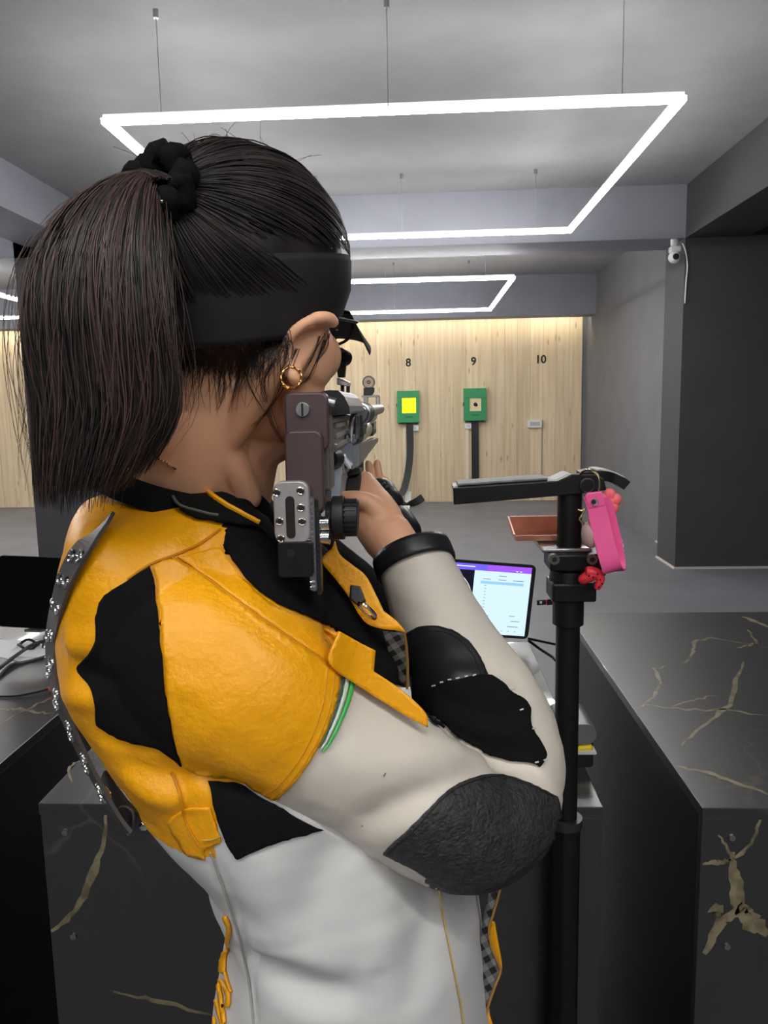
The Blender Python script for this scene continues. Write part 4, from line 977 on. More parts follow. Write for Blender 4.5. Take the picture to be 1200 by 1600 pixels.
# buckle and lower strap
bk = P(190, 1285, .604)
low = [P(160, 1215, .63), P(180, 1245, .62), P(205, 1275, .612), P(240, 1300, .61), P(274, 1326, .615)]
lw = [_n(Vector((.35, .3, .9)))]*5
ribbon(spline(low, 4), [_n(Vector((.45, -.25, .86)))]*17, .0085, .0014).build('lower_strap', M_GREYL, jacket_o)
for (x, y, d) in ((224, 1291, .606),):
    MB().ell(P(x, y, d), (.004, 0, 0), (0, .002, 0), (0, 0, .004), 14, 8).build('rivet', M_CHROME, jacket_o, smooth=True)
MB().tube(spline([P(158, 1240, .60), P(163, 1233, .598), P(170, 1245, .598), P(166, 1252, .60)], 4), .0022, 8).build('buckle_pin', M_CHROME, jacket_o, smooth=True)
MB().tube(spline([P(184, 1264, .60), P(196, 1260, .60), P(208, 1270, .60), P(207, 1295, .60), P(200, 1305, .60)], 4), .0012, 8).build('strap_loop', M_GREYL, jacket_o, smooth=True)
# ------------------------------------------------------------------ body: head, neck, hands
HC = P(372, 465, .60)
hh = ray(372, 465); hh = _n(Vector((hh.x, hh.y, 0))); r0 = Vector((hh.y, -hh.x, 0))
th_ = math.radians(31)
hf = _n((hh*math.cos(th_)+r0*math.sin(th_))+Vector((0, 0, .03)))
hr = _n(hf.cross(Vector((0, 0, 1)))); hu = hr.cross(hf)
def HL(x, y, z): return HC+hr*x+hf*y+hu*z
def HV(x, y, z): return hr*x+hf*y+hu*z
def hell(mb, c, r, n=24, m=16): mb.ell(HL(*c), HV(r[0], 0, 0), HV(0, r[1], 0), HV(0, 0, r[2]), n, m)
bb_ = MB()
hell(bb_, (0, -.004, .016), (.068, .088, .082), 32, 24)
hell(bb_, (0, .030, -.048), (.056, .054, .072))
hell(bb_, (0, .058, -.112), (.024, .020, .017))
for s in (1, -1):
    bb_.tube([HL(s*.052, -.004, -.055), HL(s*.050, .006, -.085), HL(s*.034, .038, -.108), HL(s*.014, .060, -.115)], [.017, .018, .016, .014], 14, round_ends=True)
    hell(bb_, (s*.040, .056, -.045), (.020, .020, .022))
    hell(bb_, (s*.028, .068, -.004), (.022, .014, .008))
bb_.tube([HL(0, .078, -.012), HL(0, .092, -.038), HL(0, .100, -.055)], [.007, .009, .0105], 12, round_ends=True)
for s in (1, -1): hell(bb_, (s*.010, .090, -.058), (.008, .009, .007))
hell(bb_, (0, .083, -.078), (.020, .008, .0055)); hell(bb_, (0, .081, -.088), (.018, .008, .006))
# neck
limbm(bb_, [(318, 560, .605, .050), (305, 640, .61, .047), (296, 700, .625, .048), (288, 760, .645, .052), (290, 830, .67, .075)], 4, 24)
bb_.tube([HL(.048, -.03, -.05), P(350, 690, .60), P(385, 775, .625)], [.016, .015, .013], 12, round_ends=True)
bb_.tube([HL(.0, .045, -.105), P(385, 700, .65), P(368, 790, .665)], [.03, .030, .03], 14, round_ends=True)
# ear on the near side
EP = [(458, 590, .553), (449, 570, .552), (447, 545, .549), (455, 524, .545), (472, 508, .543), (492, 498, .545), (510, 496, .550), (520, 503, .557)]
q = catmull(EP, 4)
bb_.tube([P(*e) for e in q], [(.0042 if i < 20 else .0050) for i in range(len(q))], 10, round_ends=True)
bb_.prism([P(x, y, d) for x, y, d in ((458, 592, .556), (451, 570, .556), (450, 545, .554), (458, 526, .550), (474, 512, .549), (495, 503, .552), (516, 506, .561), (514, 530, .575), (500, 560, .575), (478, 592, .57))], ray(480, 540)*.006)
hell(bb_, (.064, .002, -.046), (.014, .022, .026))
bb_.ell(P(462, 588, .556), (.006, 0, 0), (0, .005, 0), (0, 0, .008), 12, 8)
bb_.tube([HL(-.066, .0, -.03), HL(-.074, -.008, -.02), HL(-.072, -.004, -.045), HL(-.066, .004, -.062)], .006, 8, round_ends=True)
# trunk and arms inside the clothes
torso(bb_, .86); limb(bb_, R_UP, scale=.72); limb(bb_, R_FO[:-1], scale=.62); limb(bb_, L_UP, scale=.75); limb(bb_, L_FO, scale=.75)
# right wrist and hand round the grip
limbm(bb_, [(680, 950, .735, .027), (655, 900, .752, .0255), (628, 868, .763, .0245), (606, 838, .775, .026)], 4, 18)
limbm(bb_, [(608, 845, .775, .025), (590, 815, .785, .0262), (578, 788, .795, .0235), (573, 765, .803, .0165), (570, 752, .808, .011)], 4, 16)
limbm(bb_, [(596, 812, .795, .023), (582, 785, .81, .020), (574, 765, .82, .014)], 4, 14)
limbm(bb_, [(592, 805, .772, .014), (575, 786, .768, .0105), (556, 779, .766, .0085), (536, 777, .768, .0065)], 3, 12)
for (x, y, l) in ((570, 752, 1.05), (575, 771, 1.05), (581, 789, .98), (586, 806, .86)):
    limbm(bb_, [(x, y, .815, .0105), (x-12, y+1, .842, .0098), (x-30*l, y+4, .853, .009), (x-46*l, y+8, .845, .0082), (x-54*l, y+10, .83, .007)], 3, 12)
# left hand under the fore-end
limbm(bb_, [(632, 880, 1.10, .024), (616, 825, 1.14, .021), (606, 800, 1.155, .024), (597, 782, 1.165, .026), (592, 768, 1.17, .020)], 4, 14)
for (x, y, s) in ((575.5, 724, 1), (589.5, 723, 1.04), (602, 748, .9), (612, 766, .8)):
    limbm(bb_, [(x+9, y+48, 1.165, .0074), (x+5, y+30, 1.172, .0066), (x+2, y+15, 1.176, .0063), (x, y, 1.176, .0056)], 3, 10)
limbm(bb_, [(604, 800, 1.155, .022), (590, 786, 1.165, .021), (574, 779, 1.17, .015)], 3, 14)
limbm(bb_, [(590, 785, 1.155, .012), (572, 770, 1.14, .010), (560, 752, 1.14, .008)], 3, 10)
# hips and legs inside the trousers
hip = P(540, 1700, .72); 
legs = []
for s in (-1, 1):
    top = Vector((hip.x, hip.y+s*.085, .80)); knee = Vector((hip.x+.02, hip.y+s*.13, .45)); ank = Vector((hip.x-.02, hip.y+s*.17, .09)); legs.append((top, knee, ank))
    bb_.tube([top+Vector((0, 0, .05)), top.lerp(knee, .4), knee, knee.lerp(ank, .35), ank, ank-Vector((0, 0, .04))], [.085, .075, .055, .052, .036, .034], 16, round_ends=True)
    bb_.tube([ank-Vector((.03, 0, .05)), ank+Vector((.06, 0, -.055)), ank+Vector((.14, 0, -.065))], [.036, .034, .024], 12, round_ends=True)
bme = remesh(bb_, .0022, 4)
BB = bvh_of(bme)
body_o = link(bme, 'body', [M_SKIN], person)
# eyes, brows, lips
for s in (1, -1):
    e = MB(); e.ell(HL(s*.030, .068, -.022), HV(.011, 0, 0), HV(0, .011, 0), HV(0, 0, .011), 16, 12); eo = e.build('eye', mat('eye_white', (230, 226, 220), .2), person, smooth=True)
    MB().ell(HL(s*.030, .0765, -.022), HV(.005, 0, 0), HV(0, .003, 0), HV(0, 0, .005), 12, 8).build('iris', mat('dark_iris', (40, 26, 18), .15), eo, smooth=True)
    MB().tube([HL(s*.014, .079, -.003), HL(s*.03, .080, .003), HL(s*.046, .068, -.002)], [.0022, .0026, .0014], 8).build('eyebrow', M_HAIR, person, smooth=True)
MB().ell(HL(0, .087, -.079), HV(.018, 0, 0), HV(0, .006, 0), HV(0, 0, .004), 14, 8).ell(HL(0, .086, -.087), HV(.016, 0, 0), HV(0, .006, 0), HV(0, 0, .005), 14, 8).build('lips', mat('lip', (170, 90, 84), .4), person, smooth=True)
# glove on the supporting hand
gm = MB(); limbm(gm, [(612, 818, 1.14, .0235), (605, 800, 1.15, .0275), (600, 785, 1.155, .029), (596, 771, 1.16, .024)], 4, 18)
gl = gm.build('glove', M_BLEATHER, person, smooth=True, label='black fingerless glove on the supporting hand')
for (x, y) in ((599, 757), (604, 762), (607, 790), (611, 797)): MB().ell(P(x, y, 1.135), (.004, 0, 0), (0, .004, 0), (0, 0, .0035), 8, 6).build('glove_knob', M_BLEATHER if y < 780 else mat('tan_leather', (190, 150, 90), .6), gl, smooth=True)
lc = MB(); limbm(lc, [(628, 836, 1.125, .0305), (620, 818, 1.138, .0285)], 2, 20)
lc.build('left_cuff', M_BLEATHER, jacket_o, smooth=True)
# trousers and shoes
tm = MB()
torso(tm, 1.0, rows=[(1560, 345, 755, .70, .135), (1640, 340, 752, .70, .14), (1740, 345, 752, .70, .145), (1840, 370, 745, .70, .13)])
for (top, knee, ank) in legs:
    tm.tube([top+Vector((0, 0, .06)), top.lerp(knee, .35), knee, knee.lerp(ank, .4), ank+Vector((0, 0, .0))], [.105, .092, .075, .07, .062], 20, round_ends=False)
tme = remesh(tm, .007, 4); tr_o = link(tme, 'trousers', mat('dark_canvas', (38, 38, 42), .8, var=.1), person)
for (top, knee, ank) in legs:
    b = MB(); g0 = Vector((ank.x, ank.y, 0))
    b.tube([g0+Vector((-.055, 0, .045)), g0+Vector((-.01, 0, .05)), g0+Vector((.07, 0, .042)), g0+Vector((.15, 0, .034)), g0+Vector((.19, 0, .03))], [.04, .048, .046, .042, .03], 16, round_ends=True, flat=(.8, 1))
    b.tube([g0+Vector((0, 0, .05)), g0+Vector((-.005, 0, .13))], [.05, .052], 16)
    sm = remesh(b, .005, 2); a = arr(sm); a[:, 2] = np.maximum(a[:, 2], .004); setarr(sm, a); link(sm, 'shoe', M_BLEATHER, person)
# ------------------------------------------------------------------ hair
def strand_mesh(name, paths, radii, m, parent, stuff=True):
    paths = np.asarray(paths, float); N_, K_, _ = paths.shape
    T = np.gradient(paths, axis=1); T /= (np.linalg.norm(T, axis=2, keepdims=True)+1e-9)
    ref = np.array((.31, .42, .85)); U = np.cross(T, ref); U /= (np.linalg.norm(U, axis=2, keepdims=True)+1e-9); V = np.cross(T, U)
    rad = np.asarray(radii)
    if rad.ndim == 1: rad = np.broadcast_to(rad, (N_, K_))
    vs = np.stack([paths+(U*math.cos(a)+V*math.sin(a))*rad[..., None] for a in (0, 2.094, 4.189)], axis=2).reshape(-1, 3)
    i = np.arange(N_*K_).reshape(N_, K_); fs = []
    a0, b0 = i[:, :-1].ravel(), i[:, 1:].ravel()
    for k in range(3):
        k2 = (k+1) % 3; fs.append(np.stack([a0*3+k, a0*3+k2, b0*3+k2, b0*3+k], 1))
    fs = np.concatenate(fs)
    me = bpy.data.meshes.new(name); me.from_pydata(vs.tolist(), [], fs.tolist())
    o = link(me, name, m, parent)
    if stuff: o['kind'] = 'stuff'
    return o
nr_ = np.random.default_rng(3)
CC = np.array((.005, .004, .026)); RA = np.array((.078, .104, .083))
TIE = np.array((0, -.91, .40)); TIE /= np.linalg.norm(TIE)
def tow(l): return np.array(HC)+l[..., 0:1]*np.array(hr)+l[..., 1:2]*np.array(hf)+l[..., 2:3]*np.array(hu)
cap = MB(); R_ = []
# smooth hair shell under the strands, open over face
for i in range(25):
    a = math.pi*i/24*.985+.01; ring = []
    for j in range(40):
        p = 2*math.pi*j/40; d = np.array((math.sin(a)*math.cos(p), math.sin(a)*math.sin(p), math.cos(a)))
        z = d[2]; k = 1.0
        lim = -.42 if d[1] > .1 else -.62
        face = d[1] > .30 and z < .30
        sc = .90 if (face or z < lim) else .985
        ring.append(Vector(tow((CC+d*RA*sc)[None])[0]))
    R_.append(ring)
cap.rings(R_); hair_o = cap.build('hair', M_HAIR, person, smooth=True, auto=False, label='dark hair tied in a high ponytail')
paths = []
while len(paths) < 3400:
    d = nr_.normal(size=3); d /= np.linalg.norm(d)
    if d[1] > .62 and d[2] < .35: continue
    if -.36 < d[2] < .03+.08*max(0, d[1]) or d[2] < -.6 or (d[1] > -.1 and d[2] < 0): continue
    om = math.acos(np.clip(d@TIE, -1, 1))
    if om < .12: continue
    t = np.linspace(0, .96, 14)[:, None]
    s = (np.sin((1-t)*om)*d+np.sin(t*om)*TIE)/math.sin(om)
    lift = 1.0+.012*np.sin(np.pi*t)*nr_.uniform(0, 1)+nr_.uniform(.0, .014)+ (.03*(nr_.random() < .02))*np.sin(np.pi*t)
    wob = nr_.normal(size=(1, 3))*.006*np.sin(np.pi*t*nr_.uniform(1, 2))
    paths.append(tow(CC+(s+wob)*RA*lift))
strand_mesh('crown_strands', paths, np.full(14, .0005), M_HAIR, hair_o)
tie_w = tow((CC+TIE*RA*1.10)[None])[0]
# ponytail: core and strands
tp = proj(Vector(tie_w)); 
PT = [(tp[0]+6, tp[1]+8, tp[2]+.004, 26, .020), (220, 284, .515, 34, .024), (182, 322, .500, 72, .036), (156, 400, .492, 104, .046), (152, 480, .492, 116, .050), (158, 560, .498, 118, .050), (166, 640, .506, 114, .048), (152, 705, .512, 98, .044), (132, 768, .516, 76, .036)]
pq = np.array(catmull(PT, 4)); K_ = len(pq)
cen = np.array([P(*a[:3]) for a in pq]); hx = pq[:, 3]*pq[:, 2]/FPX; hy = pq[:, 4]
exv = np.array(ex)
eyv = np.array(_n(Vector((ray(150, 500).x, ray(150, 500).y, 0))))
core = MB(); R_ = []
for i in range(K_-3):
    R_.append([Vector(cen[i]+exv*math.cos(2*math.pi*j/28)*hx[i]*.86+eyv*math.sin(2*math.pi*j/28)*hy[i]*.86) for j in range(28)])
core.rings(R_).build('ponytail_core', M_HAIR, hair_o, smooth=True, auto=False)
def tail(N_, rmin, rmax, seed, jit):
    g = np.random.default_rng(seed); out = []
    for _ in range(N_):
        a = g.uniform(0, 2*math.pi); r = math.sqrt(g.uniform(rmin**2, rmax**2)); da = g.normal()*.12
        L_ = g.uniform(.84, 1.03)-.10*max(0, math.cos(a))*r; u = np.linspace(0, L_*(K_-1), 18); i = np.clip(u, 0, K_-1.001); i0 = i.astype(int); f = (i-i0)[:, None]
        c = cen[i0]*(1-f)+cen[i0+1]*f; x = hx[i0]*(1-f[:, 0])+hx[i0+1]*f[:, 0]; y = hy[i0]*(1-f[:, 0])+hy[i0+1]*f[:, 0]
        c = c+np.array((0, 0, -1))*np.clip(u-(K_-1.001), 0, 9)[:, None]*.012
        s = np.linspace(0, 1, 18); ang = a+da*s*3
        ph = g.uniform(0, 6.3); wav = jit*np.sin(ph+s*g.uniform(3, 8))*s
        out.append(c+exv*((np.cos(ang)*r+wav)*x)[:, None]+eyv*((np.sin(ang)*r+wav*.7)*y)[:, None]+g.normal(size=3)*.0006)
    return out
tap = np.interp(np.linspace(0, 1, 18), [0, .8, 1], [.0006, .00052, .00015])
strand_mesh('ponytail_strands', tail(4200, .78, 1.0, 5, .05), tap, M_HAIR, hair_o)
strand_mesh('brown_streaks', tail(420, .9, 1.02, 6, .05), tap*1.0, M_HAIRB, hair_o)
strand_mesh('flyaway_strands', tail(110, .98, 1.16, 8, .22), tap*.45, M_HAIRB, hair_o)
# wisps at the nape and round the ear
wis = []
for _ in range(420):
    x0 = nr_.uniform(285, 455); y0 = nr_.uniform(528, 556)-(.0 if x0 < 400 else (x0-400)*.35); L_ = nr_.uniform(25, 60)+(40 if nr_.random() < .15 else 0); dx = nr_.uniform(-26, 8); cv = nr_.uniform(-10, 10)
    pth = []
    for k in range(12):
        s = k/11; x, y = x0+dx*s+cv*math.sin(math.pi*s), y0+L_*s
        h = cast(x, y, BB)
        pth.append(np.array(h[0]+h[1]*.0012) if h[0] is not None and h[3] < 1 else None)
    if all(p is not None for p in pth) and max(np.linalg.norm(pth[i+1]-pth[i]) for i in range(11)) < .012: wis.append(pth)
for pts in ([(465, 545), (440, 600), (415, 640), (395, 665)], [(430, 560), (410, 600), (425, 660), (440, 690)], [(505, 530), (495, 560), (480, 590), (470, 600)], [(500, 525), (485, 560), (470, 585)], [(512, 520), (505, 545), (492, 570)], [(380, 560), (395, 610), (420, 650)], [(330, 560), (350, 600), (340, 640)]):
    for k in range(5):
        qq = catmull([(x+nr_.normal()*3, y, 0) for x, y in pts], 5); pth = []
        for a in qq:
            h = cast(a[0], a[1], BB)
            if h[0] is not None: pth.append(np.array(h[0]+h[1]*.0012))
        if len(pth) > 4:
            pth = np.array(pth); u = np.linspace(0, len(pth)-1.001, 12); i0 = u.astype(int); f = (u-i0)[:, None]; wis.append(pth[i0]*(1-f)+pth[i0+1]*f)
strand_mesh('nape_wisps', wis, np.interp(np.linspace(0, 1, 12), [0, 1], [.00032, .0001]), M_HAIR, hair_o)
# frizz over the crown
fz = []
for _ in range(60):
    d = np.array((nr_.normal()*.5, nr_.uniform(-.7, .6), nr_.uniform(.75, 1))); d /= np.linalg.norm(d); e = nr_.normal(size=3)*.18
    t = np.linspace(0, 1, 10)[:, None]; fz.append(tow(CC+(d+e*t)*RA*(1.01+.06*np.sin(np.pi*t*.9)*nr_.uniform(.3, 1))))
strand_mesh('frizz', fz, np.full(10, .00018), M_HAIRB, hair_o)
# scrunchie
sc_c = Vector(tow((CC+TIE*RA*1.07)[None])[0]); ax_ = _n(Vector(tow((CC+TIE*RA*1.3)[None])[0])-sc_c)
u1 = _n(Vector((0, 0, 1))-ax_*ax_.z); v1 = ax_.cross(u1); scm = MB()
scm.tube([sc_c+(u1*math.cos(a)+v1*math.sin(a))*(.019+.0022*math.sin(9*a))+ax_*(.003*math.sin(7*a)) for a in [2*math.pi*i/60 for i in range(60)]], [.0088+.0024*math.sin(i*1.9) for i in range(60)], 10, closed=True)
sc_o = scm.build('scrunchie', M_SUEDE, person, smooth=True, auto=False, label='black ruched hair tie')
for k in range(3):
    a = nr_.uniform(0, 6.28); MB().ell(sc_c+(u1*math.cos(a)+v1*math.sin(a))*.024+ax_*.010-hh*.004, (.0013, 0, 0), (0, .0013, 0), (0, 0, .0013), 8, 6).build('bead', M_CHROME, sc_o, smooth=True)
# ------------------------------------------------------------------ cap, glasses, jewellery
vis = thing('tmp_vis', 'x y z w', 'x', HC); bpy.data.objects.remove(vis)
bandR = []
for (z0, s, zz_) in ((-.030, 1.0, 0), (-.026, 1.02, 0), (.0, 1.03, 0), (.022, 1.015, 0), (.027, .995, 0), (.022, .98, 0), (-.028, .97, 0)):
    ring = []
    for j in range(56):
        a = 2*math.pi*j/56; ca, sa = math.cos(a), math.sin(a)
        z = z0+.012*sa
        zz0 = (z-CC[2])/RA[2]; rr = math.sqrt(max(.05, 1-min(.9, zz0*zz0)))
        ring.append(HL(CC[0]+ca*.078*s*max(rr, .86), CC[1]+sa*.1035*s*max(rr, .86), z))
    bandR.append(ring)
cap_o = MB().rings(bandR, cap=False, closed=True).build('sun_visor', M_CAP, person, smooth=True, auto=False, label='black sun visor worn low')
br = MB(); up_, lo_ = [], []
for i in range(9):
    t = i/8; row = []
    for j in range(25):
        s = (j/24)*2-1; ang = s*1.0
        bx0, by0 = CC[0]+math.sin(ang)*.078, CC[1]+math.cos(ang)*.099
        ext = .066*math.cos(s*1.3)**.6
        row.append(HL(bx0*(1+.05*t), by0+ext*t, -.014+.012*math.cos(ang)-.020*t-.012*abs(s)**1.5*(.3+t)))
    up_.append(row)
vsb = [p for r in up_ for p in r]; nb_ = 25
br.add(vsb+[p-hu*.0025 for p in vsb], [(i*nb_+j, i*nb_+j+1, (i+1)*nb_+j+1, (i+1)*nb_+j) for i in range(8) for j in range(nb_-1)]+[(225+i*nb_+j, 225+(i+1)*nb_+j, 225+(i+1)*nb_+j+1, 225+i*nb_+j+1) for i in range(8) for j in range(nb_-1)]
       +[(200+j, 200+j+1, 425+j+1, 425+j) for j in range(24)]+[(i*25, (i+1)*25, 225+(i+1)*25, 225+i*25) for i in range(8)]+[(i*25+24, (i+1)*25+24, 225+(i+1)*25+24, 225+i*25+24) for i in range(8)])
br.build('brim', M_CAP, cap_o, smooth=True, auto=False)
for k in range(7):
    a = -.95+k*.05; MB().ell(HL(.0, 0, 0)+HV(math.sin(.95-k*.06)*.078, CC[1]+math.cos(.95-k*.06)*.097, .018-.008*k), (.0016, 0, 0), (0, .0016, 0), (0, 0, .0016), 8, 6).build('crystal_stud', M_CHROME, cap_o, smooth=True)
ec = P(455, 590, .549); em_ = MB(); e1, e2 = _n(P(472, 590, .555)-P(438, 590, .549)), _n(P(455, 573, .549)-P(455, 607, .549))
em_.tube([ec+(e1*math.cos(a)+e2*math.sin(a))*.0076 for a in [2*math.pi*i/40 for i in range(40)]], [.0008+.0003*math.sin(i*1.6)+.0007*math.exp(-((i-29)/5)**2) for i in range(40)], 8, closed=True)
em_.build('earring', M_GOLD, person, smooth=True, label='twisted gold hoop earring')
nk = []
for (x, y) in ((206, 708), (225, 708), (245, 714), (262, 722), (276, 732)):
    h = cast(x, y, BB)
    if h[0] is not None: nk.append(h[0]+h[1]*.0012)
if len(nk) > 2:
    nk = spline(nk, 8); MB().tube(nk, [.0008+.0005*(i % 2) for i in range(len(nk))], 6).build('necklace', mat('pale_gold', (230, 200, 160), .25, metal=1), person, smooth=True, label='thin gold chain at the nape')
MB().tube(spline([HL(.072, .02, -.018), HL(.070, .07, -.018), HL(.058, .092, -.016)], 4), .0014, 8).tube(spline([HL(.058, .092, -.016), HL(.05, .098, -.030), HL(.03, .104, -.034), HL(.012, .100, -.024), HL(.0, .102, -.016), HL(-.02, .106, -.012), HL(-.058, .09, -.016), HL(-.07, .05, -.018)], 4), .0013, 8).build('glasses', M_BLACKPL, person, smooth=True, label='thin black shooting glasses frame')
# ------------------------------------------------------------------ air rifle
RO = P(480, 640, .545); RT = PY(638, 634, YB)
ru = _n(RT-RO); rw = _n(ru.cross(Vector((0, 0, 1)))); rv = rw.cross(ru)
def R3(u, w, v): return RO+ru*u+rw*w+rv*v
SP = .545/FPX
rifle = thing('air_rifle', 'silver and black match air rifle with brown butt plate in the shooter\'s hands', 'rifle', RO)
M_BROWN = mat('taupe_anodised', (92, 76, 76), .38, metal=.35, var=.05, vscale=30)
M_PLATE = mat('pale_alloy', (176, 172, 172), .4, metal=.45, var=.04, vscale=90)
M_GUN = mat('gunmetal', (128, 130, 134), .35, metal=.5, var=.08, vscale=50)
M_BLUEG = mat('silver_blue_stock', (168, 176, 192), .4, metal=.25)
M_DKG = mat('dark_gunmetal', (52, 53, 56), .4, metal=.5)
def rr3(w0, w1, v0, v1, r, u): return rounded_rect(R3(u, (w0+w1)/2, (v0+v1)/2), rw*((w1-w0)/2), rv*((v1-v0)/2), r)
def pw_(x, d=.545): return (x-480)*d/FPX
def pv_(y, d=.545): return (640-y)*d/FPX
def rbox(u0, u1, w0, w1, v0, v1): return MB().obox(R3((u0+u1)/2, (w0+w1)/2, (v0+v1)/2), ru*((u1-u0)/2), rw*((w1-w0)/2), rv*((v1-v0)/2))
MB().prism(rr3(pw_(444), pw_(513), pv_(705), pv_(613), .006, 0), ru*.014).build('butt_plate', M_BROWN, rifle, smooth=True, bevel=.0015)
MB().prism(rr3(pw_(444), pw_(504), pv_(800), pv_(672), .006, -.006), ru*.010).build('butt_slide', M_BROWN, rifle, smooth=True, bevel=.0015)
s = MB().cyl(R3(.001, pw_(473), 0), R3(-.0022, pw_(473), 0), .0052, n=24).build('plate_screw', M_STEEL, rifle, smooth=True, bevel=.0005)
MB().obox(R3(-.0023, pw_(473), 0), ru*.0004, rw*.0007, rv*.0045).build('screw_slot', M_INK, s)
MB().cyl(R3(.008, pw_(508), pv_(628)), R3(.008, pw_(522), pv_(632)), .0042, n=12).build('plate_clamp', M_STEEL, rifle, smooth=True)
# slotted hook plate
hk_ = MB().prism(rr3(pw_(427), pw_(483), pv_(846), pv_(749), .007, -.015), ru*.008).build('hook_plate', M_PLATE, rifle, smooth=True, bevel=.001)
MB().prism(rr3(pw_(446), pw_(460), pv_(838), pv_(772), .003, -.0155), ru*.0006).build('slot', M_INK, hk_)
for (x, y) in ((433, 766), (470, 764), (470, 790), (436, 811), (471, 812), (437, 838)):
    MB().cyl(R3(-.0156, pw_(x), pv_(y)), R3(-.0149, pw_(x), pv_(y)), .0022, n=16).build('bore_hole', M_DKG, hk_)
    MB().ring(R3(-.0156, pw_(x), pv_(y)), ru, .0024, .0005, 16, 6).build('hole_rim', M_CHROME, hk_, smooth=True)
MB().prism(rr3(pw_(431), pw_(486), pv_(900), pv_(843), .003, -.016), ru*.012).build('hook_block', M_BLACKMET, rifle, bevel=.001)
MB().cyl(R3(-.016, pw_(452), pv_(861)), R3(-.0166, pw_(452), pv_(861)), .003, n=16).build('block_hole', M_INK, rifle)
rl = MB().prism(rr3(pw_(481), pw_(489), pv_(925), pv_(776), .001, -.010), ru*.016).build('toothed_rail', M_STEEL, rifle)
for k in range(18):
    MB().obox(R3(-.0105, pw_(483), pv_(784+k*8)), ru*.0012, rw*.0018, rv*.0011).build('tooth', M_CHROME, rl)
MB().prism(rr3(pw_(489), pw_(495), pv_(934), pv_(780), .001, -.006), ru*.012).build('rail_backing', M_DKG, rifle)
for y in (820, 843):
    b = MB().cyl(R3(.0, pw_(488), pv_(y)), R3(.0, pw_(510), pv_(y)), .0052, n=20).build('clamp_bolt', M_CHROME, rifle, smooth=True, bevel=.0006)
# large black adjusting knob
kb = MB(); kz = pv_(812, .565)
kb.cyl(R3(.022, pw_(500), kz), R3(.022, pw_(512), kz), .0125, n=36)
kb.cyl(R3(.022, pw_(510), kz), R3(.022, pw_(530), kz), .0165, n=36)
kb.cyl(R3(.022, pw_(530), kz+.0005), R3(.022, pw_(552), kz), .0135, n=36)
kb.build('adjusting_knob', M_BLACKPL, rifle, smooth=True, bevel=.0008)
for k in range(22):
    a = 2*math.pi*k/22; MB().obox(R3(.022, pw_(540), kz)+(ru*math.cos(a)+rv*math.sin(a))*.0134, rw*.0045, (ru*math.cos(a)+rv*math.sin(a))*.0008, (rv*math.cos(a)-ru*math.sin(a))*.0009).build('knob_rib', M_BLACKPL, rifle)
# cheek piece
sec = [(.006, .013), (.012, .0142), (.019, .0138), (.0235, .009), (.0268, .002), (.0275, -.004), (.010, -.0055), (.004, -.0055)]
MB().prism([R3(.035, w, v) for w, v in sec], ru*.002).build('cheek_end', M_BLACKPL, rifle)
MB().prism([R3(.037, w, v) for w, v in sec], ru*.165).build('cheek_piece', mat('grey_cheek_pad', (120, 118, 120), .45), rifle, smooth=False, bevel=.0015)
# receiver and stock
rbox(.03, .30, -.012, .0135, -.034, -.006).build('receiver', M_GUN, rifle, bevel=.002)
for k in range(3): rbox(.05, .26, .0125, .0155, -.031+.008*k, -.027+.008*k).build('receiver_rib', M_STEEL, rifle, bevel=.0006)
rbox(.014, .045, .004, .0135, -.06, .004).build('butt_bracket', mat('grey_bracket', (120, 116, 116), .4, metal=.5), rifle, bevel=.002)
rbox(.02, .20, -.006, .006, -.078, -.036).build('stock_spine', M_DKG, rifle, bevel=.002)
def pxprism(name, poly, d, dd, m, bevel=.001, shift=(0, 0)):
    r_ = ru*dd
    return MB().prism([P(x, y, d) for x, y in poly], r_).build(name, m, rifle, bevel=bevel)
def wedge(name, poly_near, d0, poly_far, d1, m, bevel=.0008):
    n = len(poly_near); A = [P(x, y, d0) for x, y in poly_near]; B = [P(x, y, d1) for x, y in poly_far]
    return MB().add(A+B, [tuple(range(n-1, -1, -1)), tuple(range(n, 2*n))]+[(i, (i+1) % n, n+(i+1) % n, n+i) for i in range(n)]).build(name, m, rifle, bevel=bevel)
wedge('stock_facet', [(518, 703), (524, 698), (549, 730), (545, 734)], .66, [(537, 690), (552, 690), (552, 726), (547, 729)], .74, M_BLUEG)
wedge('stock_facet', [(536, 677), (548, 675), (557, 683), (552, 694), (540, 693)], .73, [(542, 677), (552, 676), (559, 683), (556, 692), (546, 692)], .80, M_BLUEG)
fp = wedge('fore_stock', [(549, 697), (563, 691), (563, 727), (549, 735)], .745, [(580, 684), (591, 684), (591, 690), (580, 696)], 1.16, M_GUN)
for t_ in (.24, .36):
    a, b = P(549+(582-549)*0+t_*36, 697-t_*8, .765+t_*.34), P(549+t_*36, 734-t_*38, .765+t_*.34)
    a = P(561+t_*30-4, 692-t_*8, (.765+t_*.39)); b = P(561+t_*30-4, 728-t_*38, (.765+t_*.39))
    MB().tube([a-rw*.004+rv*.001, a+rw*.004, b+rw*.004, b-rw*.004-rv*.001], .0011, 6).build('white_band', M_WHITEPL, rifle, smooth=True)
for (x, y, d) in ((580, 696, 1.02), (586, 690, 1.1), (556, 708, .80)): MB().ell(P(x, y, d-.02), (.0016, 0, 0), (0, .0016, 0), (0, 0, .0016), 8, 6).build('stock_screw', M_CHROME, rifle, smooth=True)
wedge('palm_rest', [(550, 696), (566, 692), (567, 764), (550, 768)], 1.11, [(553, 694), (568, 690), (569, 762), (553, 766)], 1.24, M_DKG, .003)
wedge('stock_lower', [(513, 733), (535, 730), (531, 775), (515, 783)], .64, [(528, 725), (545, 722), (540, 762), (528, 770)], .76, M_BLUEG)
